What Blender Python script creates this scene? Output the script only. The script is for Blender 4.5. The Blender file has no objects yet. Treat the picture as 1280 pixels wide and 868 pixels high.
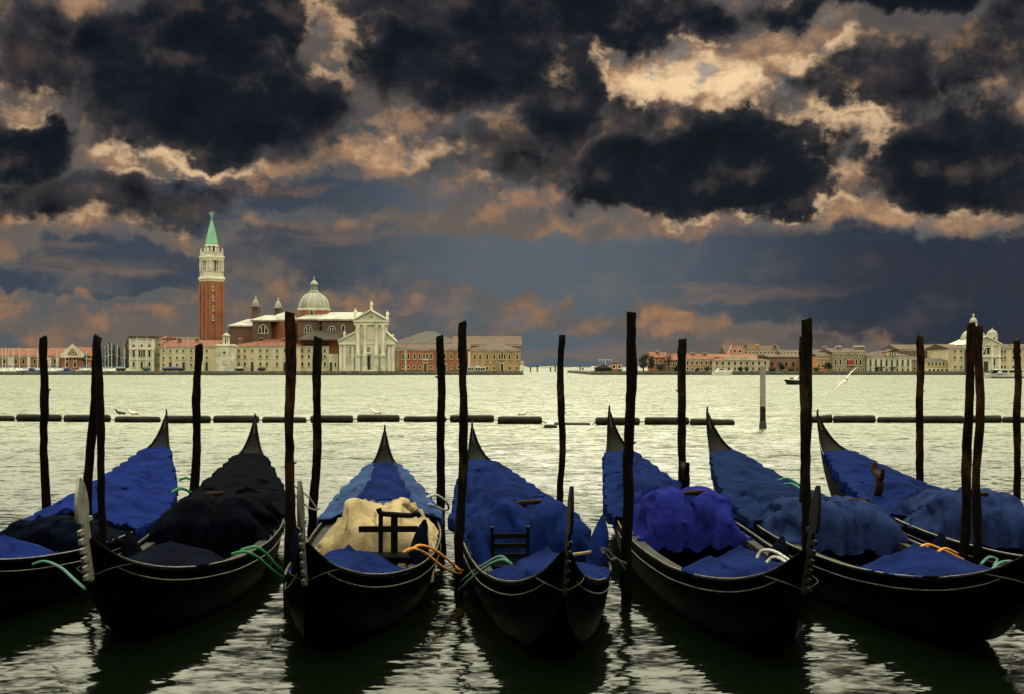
import bpy, math, random
import numpy as np
from mathutils import Vector, Matrix, noise

SC = bpy.context.scene
COL = SC.collection
R = math.radians
random.seed(7)

# ------------------------------------------------------------------ camera
F, HZ, CZ = 1650.0, 459.0, 2.4
cam = bpy.data.cameras.new('camera')
camo = bpy.data.objects.new('camera', cam)
COL.objects.link(camo)
camo.location = (0, 0, CZ)
camo.rotation_euler = (R(90), 0, 0)
cam.sensor_width = 36.0
cam.lens = 36.0 * F / 1280.0
cam.shift_y = (HZ - 434.0) / 1280.0
cam.clip_start = 0.1
cam.clip_end = 60000
SC.camera = camo

# ------------------------------------------------------------------ node expression helper
class E:
    def __init__(s, nt, sock):
        s.nt, s.s = nt, sock
    def _m(s, op, b=None, c=None, clamp=False):
        n = s.nt.nodes.new('ShaderNodeMath'); n.operation = op; n.use_clamp = clamp
        for i, v in enumerate((s, b, c)):
            if v is None: continue
            if isinstance(v, E): s.nt.links.new(v.s, n.inputs[i])
            else: n.inputs[i].default_value = v
        return E(s.nt, n.outputs[0])
    def __add__(s, o): return s._m('ADD', o)
    def __sub__(s, o): return s._m('SUBTRACT', o)
    def __mul__(s, o): return s._m('MULTIPLY', o)
    def __truediv__(s, o): return s._m('DIVIDE', o)
    def maxi(s, o): return s._m('MAXIMUM', o)
    def mini(s, o): return s._m('MINIMUM', o)
    def inv(s): return E.const(s.nt, 1.0) - s
    def step(s, a, b, lo=0.0, hi=1.0, kind='SMOOTHSTEP'):
        n = s.nt.nodes.new('ShaderNodeMapRange'); n.interpolation_type = kind
        s.nt.links.new(s.s, n.inputs[0])
        n.inputs[1].default_value = a; n.inputs[2].default_value = b
        n.inputs[3].default_value = lo; n.inputs[4].default_value = hi
        return E(s.nt, n.outputs[0])
    @staticmethod
    def const(nt, v):
        n = nt.nodes.new('ShaderNodeValue'); n.outputs[0].default_value = v
        return E(nt, n.outputs[0])
def mixc(nt, fac, a, b, mode='MIX'):
    n = nt.nodes.new('ShaderNodeMix'); n.data_type = 'RGBA'; n.blend_type = mode
    n.clamp_factor = True
    for i, v in ((0, fac), (6, a), (7, b)):
        if isinstance(v, E): nt.links.new(v.s, n.inputs[i])
        elif isinstance(v, (tuple, list)): n.inputs[i].default_value = (*v, 1) if len(v) == 3 else v
        else: n.inputs[i].default_value = v
    return E(nt, n.outputs[2])
def comb(nt, x, y, z=0.0):
    n = nt.nodes.new('ShaderNodeCombineXYZ')
    for i, v in enumerate((x, y, z)):
        if isinstance(v, E): nt.links.new(v.s, n.inputs[i])
        else: n.inputs[i].default_value = v
    return E(nt, n.outputs[0])
def tnoise(nt, vec, scale, detail=5.0, rough=0.55, dist=0.0, out='Fac'):
    n = nt.nodes.new('ShaderNodeTexNoise')
    if vec is not None: nt.links.new(vec.s, n.inputs['Vector'])
    n.inputs['Scale'].default_value = scale; n.inputs['Detail'].default_value = detail
    n.inputs['Roughness'].default_value = rough; n.inputs['Distortion'].default_value = dist
    return E(nt, n.outputs[out])

# ------------------------------------------------------------------ sky
SUN_EL, SUN_AZ = 46.0, 4.0      # a veiled sun, high and a little right of the view
_sv = (math.sin(R(SUN_AZ)) * math.cos(R(SUN_EL)), math.cos(R(SUN_AZ)) * math.cos(R(SUN_EL)), math.sin(R(SUN_EL)))
W = bpy.data.worlds.new('World'); SC.world = W; W.use_nodes = True
nt = W.node_tree; nt.nodes.clear()
wo = nt.nodes.new('ShaderNodeOutputWorld'); bg = nt.nodes.new('ShaderNodeBackground')
nt.links.new(bg.outputs[0], wo.inputs[0])
tc = nt.nodes.new('ShaderNodeTexCoord')
sx = nt.nodes.new('ShaderNodeSeparateXYZ'); nt.links.new(tc.outputs['Generated'], sx.inputs[0])
dx, dy, dz = (E(nt, sx.outputs[i]) for i in range(3))
KA = F / 100.0
az = dx._m('ARCTAN2', dy) * KA                # compass direction, in units of 100 px at the middle of the photograph
el = dz._m('ARCSINE') * KA
def skyp(px, py):
    a = math.atan((px - 640) / F)
    e = math.atan((HZ - py) / F * math.cos(a))
    return a * KA, e * KA
P0 = comb(nt, az, el, 0.0)
wn = nt.nodes.new('ShaderNodeTexNoise'); nt.links.new(P0.s, wn.inputs['Vector'])
wn.inputs['Scale'].default_value = 0.85; wn.inputs['Detail'].default_value = 5; wn.inputs['Roughness'].default_value = 0.6
ws = nt.nodes.new('ShaderNodeSeparateColor'); nt.links.new(wn.outputs['Color'], ws.inputs[0])
u = az + (E(nt, ws.outputs[0]) - 0.5) * 2.3
v = el + (E(nt, ws.outputs[1]) - 0.5) * 1.35
PW = comb(nt, u, v, 0.0)
PS = comb(nt, az * 0.42 + (E(nt, ws.outputs[1]) - 0.5) * 0.5, el * 1.5 + (E(nt, ws.outputs[2]) - 0.5) * 0.9, 3.7)
streak = tnoise(nt, PS, 1.0, 7, 0.58)         # layered streaks
billow = tnoise(nt, comb(nt, az, el * 1.2, 9.1), 1.5, 8, 0.62)
b_up = tnoise(nt, comb(nt, az - 0.10, el * 1.2 + 0.30, 9.1), 1.5, 4, 0.55)
b_lo = tnoise(nt, comb(nt, az, el * 1.2, 9.1), 1.5, 4, 0.55)
relief = (b_lo - b_up) * 2.4        # lit upper edges, shaded bellies
fine = tnoise(nt, comb(nt, az, el * 1.25, 1.3), 4.0, 6, 0.6)

def blobs(lst):
    tot = None
    for px, py, rx, ry, st in lst:
        cu, cv = skyp(px, py)
        a = (u - cu) * (100.0 / rx); b = (v - cv) * (100.0 / ry)
        q = a * a + b * b
        m = q.step(1.55, 0.12, 0.0, st)
        tot = m if tot is None else tot.maxi(m)
    return tot
DARK = [  # storm cloud banks: px, py, half width, half height, weight
    (270, 120, 195, 88, 1.0), (235, 60, 150, 80, .95), (50, 45, 110, 70, .82), (18, 178, 85, 48, 1.0), (290, 12, 110, 45, 1.0),
    (590, 65, 160, 85, .95), (700, 120, 75, 90, .9), (770, 20, 150, 42, 1.0), (1120, -8, 260, 28, 1.0), (560, -6, 260, 26, .8),
    (640, 195, 120, 48, .72), (880, 205, 205, 74, 1.0), (955, 235, 120, 45, 1.0), (800, 230, 120, 40, .95), (790, 140, 60, 50, .7),
    (1200, 190, 130, 76, .97), (1090, 95, 110, 55, .82), (1250, 70, 80, 60, .8), (1290, 230, 80, 45, .9),
    (130, 245, 190, 36, .72), (330, 235, 120, 26, .45)]
BLUE = [  # far blue-grey banks low down
    (150, 328, 120, 38, 1.0), (60, 345, 110, 18, .9), (420, 325, 190, 40, .66), (640, 330, 220, 46, .85), (900, 340, 330, 55, .95),
    (1180, 355, 230, 62, 1.0), (1230, 410, 150, 45, .95), (700, 440, 170, 36, .75), (600, 395, 90, 22, .5), (300, 245, 320, 38, .75), (1010, 420, 90, 25, .55)]
GLOW = [  # gaps where the light comes through
    (872, 88, 95, 42, .95), (760, 85, 100, 32, .7), (990, 55, 130, 30, .75), (1035, 165, 70, 85, .7), (925, 110, 60, 50, .7),
    (500, 185, 110, 24, .6), (560, 250, 150, 26, .6), (215, 200, 150, 22, .75), (40, 120, 70, 36, .55), (420, 40, 70, 60, .55),
    (960, 275, 380, 30, .62), (150, 278, 160, 16, .5), (20, 385, 40, 22, .6), (430, 385, 200, 26, .42), (850, 412, 110, 18, .7), (930, 432, 80, 14, .5),
    (690, 395, 110, 24, .5), (1240, 110, 50, 60, .45), (350, 80, 60, 50, .4), (110, 405, 170, 24, .55), (330, 300, 120, 14, .5), (250, 420, 300, 30, .3)]
dk = blobs(DARK); bl = blobs(BLUE); gl = blobs(GLOW)
dark = (dk * 1.12 + (billow - 0.5) * 1.35 + (fine - 0.5) * 0.5 - relief * .15).step(0.30, 0.90)
core = (dk + (billow - 0.5) * 0.7 - relief * .25).step(0.55, 1.0)
blue = (bl * 1.05 + (billow - 0.5) * 0.8 + (fine - 0.5) * 0.25 + (streak - 0.5) * 0.7).step(0.30, 0.75)
glow = (gl + (streak - 0.5) * 2.0 + (billow - 0.5) * 0.8 + (fine - 0.5) * 0.6).step(0.25, 1.15)
up = el.step(1.2, 3.6)
base = mixc(nt, up, (.135, .112, .098), (.105, .088, .078))
base = mixc(nt, (streak - relief * .2).step(.40, .70), base, mixc(nt, up, (.085, .098, .112), (.060, .060, .066)))
base = mixc(nt, (relief * .7 + (streak - .5) * .7 + gl * .2).step(.0, .40, 0, .75), base, mixc(nt, up, (.27, .150, .085), (.46, .27, .15)))
warm = mixc(nt, glow.step(.40, 1.0), mixc(nt, up, (.34, .175, .092), (.44, .24, .125)), mixc(nt, up, (.38, .20, .10), (.93, .66, .38)))
warm = mixc(nt, (relief * -1.0 + (fine - .5) * 1.2).step(.0, .40, 0, .8), warm, mixc(nt, up, (.12, .105, .100), (.26, .25, .24)))
c = mixc(nt, glow._m('ADD', 0.0, clamp=True), base, warm)
mid = az.step(-2.6, -0.2) * az.step(4.2, 0.6)
bluec = mixc(nt, az.step(1.5, 5.5), (.034, .051, .078), (.0095, .0185, .040))
bluec = mixc(nt, mid, bluec, (.088, .118, .148))
bluec = mixc(nt, (relief * .35 + (streak - .5) * 1.2).step(.0, .45, 0, .55), bluec, mixc(nt, az.step(1.0, 5.0), (.125, .130, .132), (.050, .060, .075)))
bluec = mixc(nt, (tnoise(nt, comb(nt, az * .30, el * 2.6 + relief * .3, 21.0), 1.0, 6, .6)).step(.50, .68, 0, .55) * az.step(5.5, 1.5), bluec, (.235, .150, .100))
c = mixc(nt, blue * 0.9, c, bluec)
dkc = mixc(nt, core, (.038, .034, .036), (.0036, .0056, .0105))
dkc = mixc(nt, (relief * 0.6 + (fine - .5) * .3 + (streak - .5) * .4).step(.05, .50, 0, .8), dkc, (.070, .052, .044))
dkc = mixc(nt, (relief * -0.8 + (billow - .5)).step(.0, .35, 0, .85), dkc, (.0014, .0018, .0030))
c = mixc(nt, dark, c, dkc)
rim = dark * (dark.inv()) * 4.0 * (relief * .9 + gl * .7 + (fine - .5) * .8).step(.10, .70)
c = mixc(nt, rim * .8, c, mixc(nt, gl.step(.2, .9), (.34, .185, .098), (.90, .62, .36)))
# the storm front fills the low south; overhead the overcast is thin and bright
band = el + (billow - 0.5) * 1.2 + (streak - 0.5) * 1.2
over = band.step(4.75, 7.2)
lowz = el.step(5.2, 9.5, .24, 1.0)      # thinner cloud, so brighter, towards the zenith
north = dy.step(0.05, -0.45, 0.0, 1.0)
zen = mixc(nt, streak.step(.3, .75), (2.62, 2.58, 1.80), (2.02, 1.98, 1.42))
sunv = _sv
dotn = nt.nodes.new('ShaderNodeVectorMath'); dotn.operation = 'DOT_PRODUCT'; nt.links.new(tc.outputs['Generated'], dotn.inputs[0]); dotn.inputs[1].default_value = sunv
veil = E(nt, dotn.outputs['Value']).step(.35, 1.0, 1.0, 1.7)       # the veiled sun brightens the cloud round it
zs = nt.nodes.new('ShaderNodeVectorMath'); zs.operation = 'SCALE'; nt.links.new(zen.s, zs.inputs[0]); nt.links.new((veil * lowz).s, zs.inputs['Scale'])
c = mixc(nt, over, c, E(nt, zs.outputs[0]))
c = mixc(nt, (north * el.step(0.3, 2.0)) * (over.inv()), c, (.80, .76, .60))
sky = nt.nodes.new('ShaderNodeTexSky'); sky.sky_type = 'NISHITA'; sky.sun_disc = False
sky.sun_elevation = R(SUN_EL); sky.sun_rotation = R(SUN_AZ)
STR = 0.1
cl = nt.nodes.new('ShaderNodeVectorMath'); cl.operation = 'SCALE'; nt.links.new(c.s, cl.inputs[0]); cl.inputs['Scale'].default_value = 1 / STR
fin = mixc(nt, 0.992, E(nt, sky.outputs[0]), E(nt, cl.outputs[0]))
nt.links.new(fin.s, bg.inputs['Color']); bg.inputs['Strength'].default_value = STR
W.cycles.sampling_method = 'MANUAL'; W.cycles.sample_map_resolution = 512

# ------------------------------------------------------------------ sun
sl = bpy.data.lights.new('sun', 'SUN'); so = bpy.data.objects.new('sun', sl); COL.objects.link(so)
sl.energy = 0.7; sl.angle = R(24); sl.color = (1.0, .93, .78)
_d = Vector((math.sin(R(SUN_AZ)) * math.cos(R(SUN_EL)), math.cos(R(SUN_AZ)) * math.cos(R(SUN_EL)), math.sin(R(SUN_EL))))
so.rotation_euler = _d.to_track_quat('Z', 'Y').to_euler()
so.location = (0, 0, 60)
SC.view_settings.view_transform = 'Standard'; SC.view_settings.look = 'None'
SC.view_settings.exposure = 0.0; SC.view_settings.gamma = 1.0
SC.cycles.max_bounces = 6; SC.cycles.use_denoising = True

# ------------------------------------------------------------------ helpers
def wx(px, D): return (px - 640.0) / F * D
def wz(py, D): return CZ + (HZ - py) / F * D
def P(px, py, D): return Vector((wx(px, D), D, wz(py, D)))

class MB:
    def __init__(s): s.v, s.f, s.m = [], [], []
    def add(s, vs, fs, m=0):
        o = len(s.v); s.v += [tuple(x) for x in vs]
        s.f += [tuple(i + o for i in f) for f in fs]; s.m += [m] * len(fs)
        return s
    def box(s, x0, x1, y0, y1, z0, z1, m=0):
        v = [(x, y, z) for z in (z0, z1) for y in (y0, y1) for x in (x0, x1)]
        return s.add(v, [(0, 2, 3, 1), (4, 5, 7, 6), (0, 1, 5, 4), (1, 3, 7, 5), (3, 2, 6, 7), (2, 0, 4, 6)], m)
    def tube(s, pts, r, n=8, m=0, rn=None):
        pts = [Vector(p) for p in pts]; k = len(pts)
        rs = r if isinstance(r, (list, tuple)) else [r] * k
        t = (pts[1] - pts[0]).normalized()
        a = t.orthogonal().normalized()
        vs = []
        for i in range(k):
            t = (pts[min(i + 1, k - 1)] - pts[max(i - 1, 0)])
            t = t.normalized() if t.length > 1e-9 else Vector((0, 0, 1))
            a = (a - t * a.dot(t)); a = a.normalized() if a.length > 1e-6 else t.orthogonal().normalized()
            b = t.cross(a)
            for j in range(n):
                th = 2 * math.pi * j / n
                rr = rs[i] * (1 if rn is None else rn(i, j))
                vs.append(pts[i] + (a * math.cos(th) + b * math.sin(th)) * rr)
        fs = [(i * n + j, i * n + (j + 1) % n, (i + 1) * n + (j + 1) % n, (i + 1) * n + j) for i in range(k - 1) for j in range(n)]
        fs += [tuple(range(n - 1, -1, -1)), tuple((k - 1) * n + j for j in range(n))]
        return s.add(vs, fs, m)
    def lathe(s, cx, cy, prof, n=16, m=0, rot=0.0, sx=1, sy=1):
        vs, fs = [], []
        for r, z in prof:
            for j in range(n):
                th = 2 * math.pi * j / n + rot
                vs.append((cx + sx * r * math.cos(th), cy + sy * r * math.sin(th), z))
        k = len(prof)
        fs = [(i * n + j, i * n + (j + 1) % n, (i + 1) * n + (j + 1) % n, (i + 1) * n + j) for i in range(k - 1) for j in range(n)]
        fs += [tuple(range(n - 1, -1, -1)), tuple((k - 1) * n + j for j in range(n))]
        return s.add(vs, fs, m)
    def prism(s, poly, y0, y1, m=0):            # polygon in x, z extruded along y
        n = len(poly)
        vs = [(a, y0, b) for a, b in poly] + [(a, y1, b) for a, b in poly]
        fs = [tuple(range(n)), tuple(range(2 * n - 1, n - 1, -1))]
        fs += [(i, i + n, (i + 1) % n + n, (i + 1) % n) for i in range(n)]
        return s.add(vs, fs, m)
    def prismx(s, poly, x0, x1, m=0):           # polygon in y, z extruded along x
        n = len(poly)
        vs = [(x0, a, b) for a, b in poly] + [(x1, a, b) for a, b in poly]
        fs = [tuple(range(n)), tuple(range(2 * n - 1, n - 1, -1))]
        fs += [(i, i + n, (i + 1) % n + n, (i + 1) % n) for i in range(n)]
        return s.add(vs, fs, m)
    def grid(s, rows, m=0):
        n = len(rows[0]); vs = [p for r in rows for p in r]
        fs = [(i * n + j, i * n + j + 1, (i + 1) * n + j + 1, (i + 1) * n + j) for i in range(len(rows) - 1) for j in range(n - 1)]
        return s.add(vs, fs, m)
    def ball(s, c, r, n=10, k=7, sc=(1, 1, 1), m=0):
        vs, fs = [], []
        for i in range(k + 1):
            ph = math.pi * (i + .02) / (k + .04)
            for j in range(n):
                th = 2 * math.pi * j / n
                vs.append((c[0] + r * sc[0] * math.sin(ph) * math.cos(th), c[1] + r * sc[1] * math.sin(ph) * math.sin(th), c[2] + r * sc[2] * math.cos(ph)))
        fs = [(i * n + j, (i + 1) * n + j, (i + 1) * n + (j + 1) % n, i * n + (j + 1) % n) for i in range(k) for j in range(n)]
        fs += [tuple(range(n)), tuple(k * n + j for j in range(n - 1, -1, -1))]
        return s.add(vs, fs, m)

def world_loc(o):
    l = Vector(o.location)
    while o.parent: o = o.parent; l = l + Vector(o.location)
    return l
def obj(name, mb, mats, parent=None, loc=None, smooth=None, local=False):
    """ONE mesh object. Vertices come in world coordinates unless local; they are stored relative to the object's place."""
    me = bpy.data.meshes.new(name)
    off = Vector((0, 0, 0))
    if not local:
        off = (world_loc(parent) if parent else Vector((0, 0, 0))) + (Vector(loc) if loc is not None else Vector((0, 0, 0)))
    me.from_pydata([tuple(Vector(p) - off) for p in mb.v], [], mb.f)
    if not isinstance(mats, (list, tuple)): mats = [mats]
    for m in mats: me.materials.append(m)
    me.polygons.foreach_set('material_index', mb.m)
    if smooth is not None:
        me.polygons.foreach_set('use_smooth', [True] * len(mb.f))
        if smooth < 180: me.set_sharp_from_angle(angle=R(smooth))
    me.validate(); me.update()
    o = bpy.data.objects.new(name, me); COL.objects.link(o)
    if parent: o.parent = parent
    if loc is not None: o.location = loc
    return o
def empty(name, loc, rz=0.0):
    o = bpy.data.objects.new(name, None); COL.objects.link(o)
    o.location = loc; o.rotation_euler = (0, 0, rz); o.empty_display_size = .3
    return o
def tag(o, label=None, cat=None, group=None, kind=None):
    if label: o['label'] = label
    if cat: o['category'] = cat
    if group: o['group'] = group
    if kind: o['kind'] = kind
    return o
def spline(pts, n=8):
    pts = [Vector(p) for p in pts]; out = []
    for i in range(len(pts) - 1):
        p0 = pts[max(i - 1, 0)]; p1 = pts[i]; p2 = pts[i + 1]; p3 = pts[min(i + 2, len(pts) - 1)]
        for k in range(n):
            t = k / n
            out.append(.5 * ((2 * p1) + (p2 - p0) * t + (2 * p0 - 5 * p1 + 4 * p2 - p3) * t * t + (3 * p1 - p0 - 3 * p2 + p3) * t ** 3))
    out.append(pts[-1]); return out

# ------------------------------------------------------------------ materials
MATS = {}
def mat(name, col, rough=.7, col2=None, scale=3.0, bump=0.0, bscale=20.0, metal=0.0, spec=.5, stretch=(1, 1, 1), lo=.4, hi=.65, detail=5):
    m = bpy.data.materials.new(name); m.use_nodes = True; t = m.node_tree
    b = t.nodes['Principled BSDF']
    b.inputs['Roughness'].default_value = rough; b.inputs['Metallic'].default_value = metal
    b.inputs['Specular IOR Level'].default_value = spec
    b.inputs['Base Color'].default_value = (*col, 1)
    tcn = t.nodes.new('ShaderNodeTexCoord'); mp = t.nodes.new('ShaderNodeMapping'); mp.inputs['Scale'].default_value = stretch
    t.links.new(tcn.outputs['Object'], mp.inputs[0]); vec = E(t, mp.outputs[0])
    if col2 is not None:
        f = tnoise(t, vec, scale, detail, .6).step(lo, hi)
        t.links.new(mixc(t, f, col, col2).s, b.inputs['Base Color'])
    if bump > 0:
        bn = t.nodes.new('ShaderNodeBump'); bn.inputs['Strength'].default_value = 1.0; bn.inputs['Distance'].default_value = bump
        t.links.new(tnoise(t, vec, bscale, 5, .6).s, bn.inputs['Height']); t.links.new(bn.outputs[0], b.inputs['Normal'])
    MATS[name] = m
    return m
mat('lacquer', (.0004, .0004, .0004), .45, (.0008, .0008, .0007), 4, spec=.004)
mat('deck_black', (.0016, .0016, .0016), .6, (.004, .0038, .0034), 6, spec=.012)
mat('trim_grey', (.13, .122, .10), .4, (.05, .047, .04), 7, metal=.3)
mat('washboard', (.020, .019, .0165), .65, (.006, .0055, .005), 3, spec=.1)
mat('ferro_steel', (.26, .25, .215), .45, (.12, .115, .10), 9, metal=.6, lo=.35, hi=.75)
mat('ferro_worn', (.10, .097, .085), .5, (.035, .034, .03), 9, metal=.5, lo=.35, hi=.7)
mat('ferro_dark', (.006, .006, .0055), .45, (.003, .003, .003), 12, spec=.12)
mat('pile_brown', (.030, .021, .013), .8, (.014, .010, .007), 5, spec=.05)
mat('brown_wood', (.022, .0095, .0048), .7, (.010, .0045, .0025), 6, spec=.06, bump=.002, stretch=(1, 1, 6))
mat('pale_wood', (.20, .135, .07), .7, (.2, .13, .07), 8)
mat('black_wood', (.003, .003, .0026), .5, (.004, .0034, .003), 9, spec=.02)
mat('leather', (.0012, .0012, .0012), .6, spec=.01)
def cloth(n, c, k=.5): return mat(n, tuple(x * .88 for x in c), .9, tuple(x * k * .80 for x in c), 2.6, bump=.008, bscale=9.0, spec=.01, lo=.35, hi=.7)
_cl = cloth
def cloth(n, c, k=.55):          # sharp little creases across the weave
    m = _cl(n, c, k); t = m.node_tree; b = t.nodes['Principled BSDF']; tcn = t.nodes.new('ShaderNodeTexCoord'); p = E(t, tcn.outputs['Object'])
    def crease(sc, st):
        mp = t.nodes.new('ShaderNodeMapping'); mp.inputs['Scale'].default_value = st; mp.inputs['Rotation'].default_value = (.3, .2, sc); t.links.new(p.s, mp.inputs[0])
        return (tnoise(t, E(t, mp.outputs[0]), sc, 2, .5, .8) - .5)._m('ABSOLUTE').step(0, .16, 0, 1, 'LINEAR')
    h = crease(2.1, (1, .6, 1)) * .6 + crease(4.6, (.5, 1.1, 1)) * .35 + crease(9.0, (1, .7, 1)) * .15
    bn = t.nodes.new('ShaderNodeBump'); bn.inputs['Distance'].default_value = .012; t.links.new(h.s, bn.inputs['Height'])
    old = b.inputs['Normal'].links[0].from_socket; t.links.new(old, bn.inputs['Normal']); t.links.new(bn.outputs[0], b.inputs['Normal'])
    return m
cloth('cloth_bright', (.006, .0165, .120))
cloth('cloth_royal', (.0055, .0145, .086))
cloth('cloth_mid', (.0065, .017, .070))
cloth('cloth_grey_blue', (.0155, .028, .098))
cloth('cloth_pale_blue', (.034, .062, .165))
cloth('cloth_violet', (.0125, .0160, .150))
cloth('cloth_navy', (.0016, .0026, .0095))
cloth('cloth_dark', (.0010, .0015, .0042))
cloth('cloth_beige', (.43, .33, .195), .6)
mat('float_black', (.004, .004, .0035), .5, (.014, .011, .005), 3, spec=.12)
mat('rope_green', (.008, .17, .045), .8, (.004, .08, .02), 60)
mat('rope_teal', (.045, .15, .12), .8, (.02, .07, .055), 60)
mat('rope_orange', (.60, .24, .015), .8, (.28, .10, .008), 60)
mat('rope_white', (.42, .42, .37), .8, (.17, .17, .15), 60)
mat('rope_dark', (.012, .012, .012), .7)
# mooring post wood: wet black wood with reddish brown worn bands and slimy foot
def postmat(name, a, b, c, lo, hi):
    m = bpy.data.materials.new(name); m.use_nodes = True; t = m.node_tree; bs = t.nodes['Principled BSDF']
    tcn = t.nodes.new('ShaderNodeTexCoord'); mp = t.nodes.new('ShaderNodeMapping'); mp.inputs['Scale'].default_value = (1, 1, .18)
    t.links.new(tcn.outputs['Object'], mp.inputs[0]); vec = E(t, mp.outputs[0])
    g = tnoise(t, vec, 14, 7, .65); big = tnoise(t, E(t, tcn.outputs['Object']), 1.7, 3, .6)
    col = mixc(t, g.step(.4, .7), a, b)
    col = mixc(t, (big * .8 + g * .35).step(lo, hi), col, c)
    t.links.new(col.s, bs.inputs['Base Color']); bs.inputs['Roughness'].default_value = .7; bs.inputs['Specular IOR Level'].default_value = .04
    bn = t.nodes.new('ShaderNodeBump'); bn.inputs['Distance'].default_value = .012
    t.links.new((g + tnoise(t, E(t, tcn.outputs['Object']), 9, 4, .6) * .6).s, bn.inputs['Height']); t.links.new(bn.outputs[0], bs.inputs['Normal'])
    MATS[name] = m
postmat('post_black', (.0011, .0009, .0007), (.0032, .0024, .0018), (.022, .010, .004), .62, .84)
postmat('post_brown', (.0016, .0010, .0007), (.006, .0032, .0017), (.055, .020, .0065), .54, .80)
postmat('post_mossy', (.0015, .0012, .0008), (.005, .0038, .0021), (.035, .025, .009), .58, .82)
mat('paint_white', (.62, .62, .58), .5, (.42, .42, .39), 2)
mat('paint_grey', (.24, .23, .205), .7, (.12, .112, .098), 3, stretch=(1, 1, .3))
# buildings
mat('istrian', (.60, .565, .46), .8, (.38, .355, .285), .35, bump=.05, bscale=2)
mat('istrian_clean', (.68, .64, .51), .8, (.50, .47, .37), .3)
mat('plaster_pale', (.56, .49, .33), .9, (.36, .315, .215), .35, lo=.40, hi=.72, stretch=(1, 1, .45), detail=7)
mat('plaster_cream', (.54, .46, .30), .9, (.38, .32, .21), .35, stretch=(1, 1, .5), detail=7)
mat('plaster_white', (.60, .56, .43), .9, (.44, .40, .31), .35, stretch=(1, 1, .5), detail=7)
mat('plaster_grey', (.27, .235, .165), .9, (.20, .17, .125), .25)
mat('plaster_pink', (.44, .22, .15), .9, (.34, .17, .115), .3)
mat('plaster_orange', (.50, .20, .085), .9, (.40, .165, .075), .3)
mat('plaster_ochre', (.40, .25, .115), .9, (.26, .16, .08), .3, stretch=(1, 1, .5), detail=7)
mat('plaster_yellow', (.60, .44, .18), .9, (.50, .36, .16), .3)
mat('plaster_red', (.33, .115, .06), .9, (.22, .085, .05), .3, stretch=(1, 1, .5), detail=7)
mat('brick', (.30, .105, .052), .9, (.22, .080, .045), .3)
mat('brick_dark', (.125, .068, .045), .9, (.075, .050, .038), .18)
mat('brick_brown', (.20, .125, .085), .9, (.13, .088, .062), .2)
mat('tiles', (.185, .046, .014), .9, (.085, .026, .011), .9, stretch=(1, .3, 1))
mat('tiles_old', (.080, .038, .021), .9, (.045, .026, .016), .5, stretch=(1, .3, 1))
mat('tiles_grey', (.055, .042, .030), .9, (.033, .027, .021), .4)
mat('lead', (.34, .33, .27), .6, (.18, .185, .155), .35, stretch=(1, 1, .3))
mat('lead_pale', (.34, .33, .275), .7, (.20, .195, .165), .35)
mat('copper', (.11, .33, .21), .7, (.24, .46, .31), .35, stretch=(1, 1, .35))
mat('pane', (.008, .009, .009), .5, spec=.2)
mat('shutter_green', (.022, .034, .026), .6)
mat('doorwood', (.020, .024, .020), .6)
mat('banner_red', (.40, .03, .02), .8)
mat('iron', (.02, .02, .02), .5)
mat('quay_stone', (.16, .15, .12), .8, (.07, .068, .055), .5)
mat('quay_foot', (.020, .024, .016), .6, (.012, .014, .010), .8)
mat('leaf', (.020, .036, .016), .8, (.034, .050, .022), .6)
mat('leaf_dark', (.010, .019, .012), .8, (.018, .030, .017), .6)
mat('bare_twig', (.07, .055, .038), .9)
mat('bark', (.035, .025, .018), .9)
mat('boat_white', (.72, .72, .66), .4)
mat('boat_blue', (.02, .07, .22), .5)
mat('boat_dark', (.015, .017, .02), .5)
mat('boat_green', (.02, .10, .07), .5)
mat('mast_metal', (.55, .55, .50), .4)
mat('canvas_blue', (.03, .05, .14), .8)
mat('gull_white', (.78, .77, .72), .8)
mat('gull_grey', (.24, .23, .20), .8)
mat('gull_dark', (.03, .028, .025), .8)
mat('gull_bill', (.45, .25, .04), .6)
mat('horizon_haze', (.70, .69, .58), .9, (.6, .59, .5), .02)
mat('buoy_red', (.25, .03, .02), .5)
M = MATS

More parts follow.
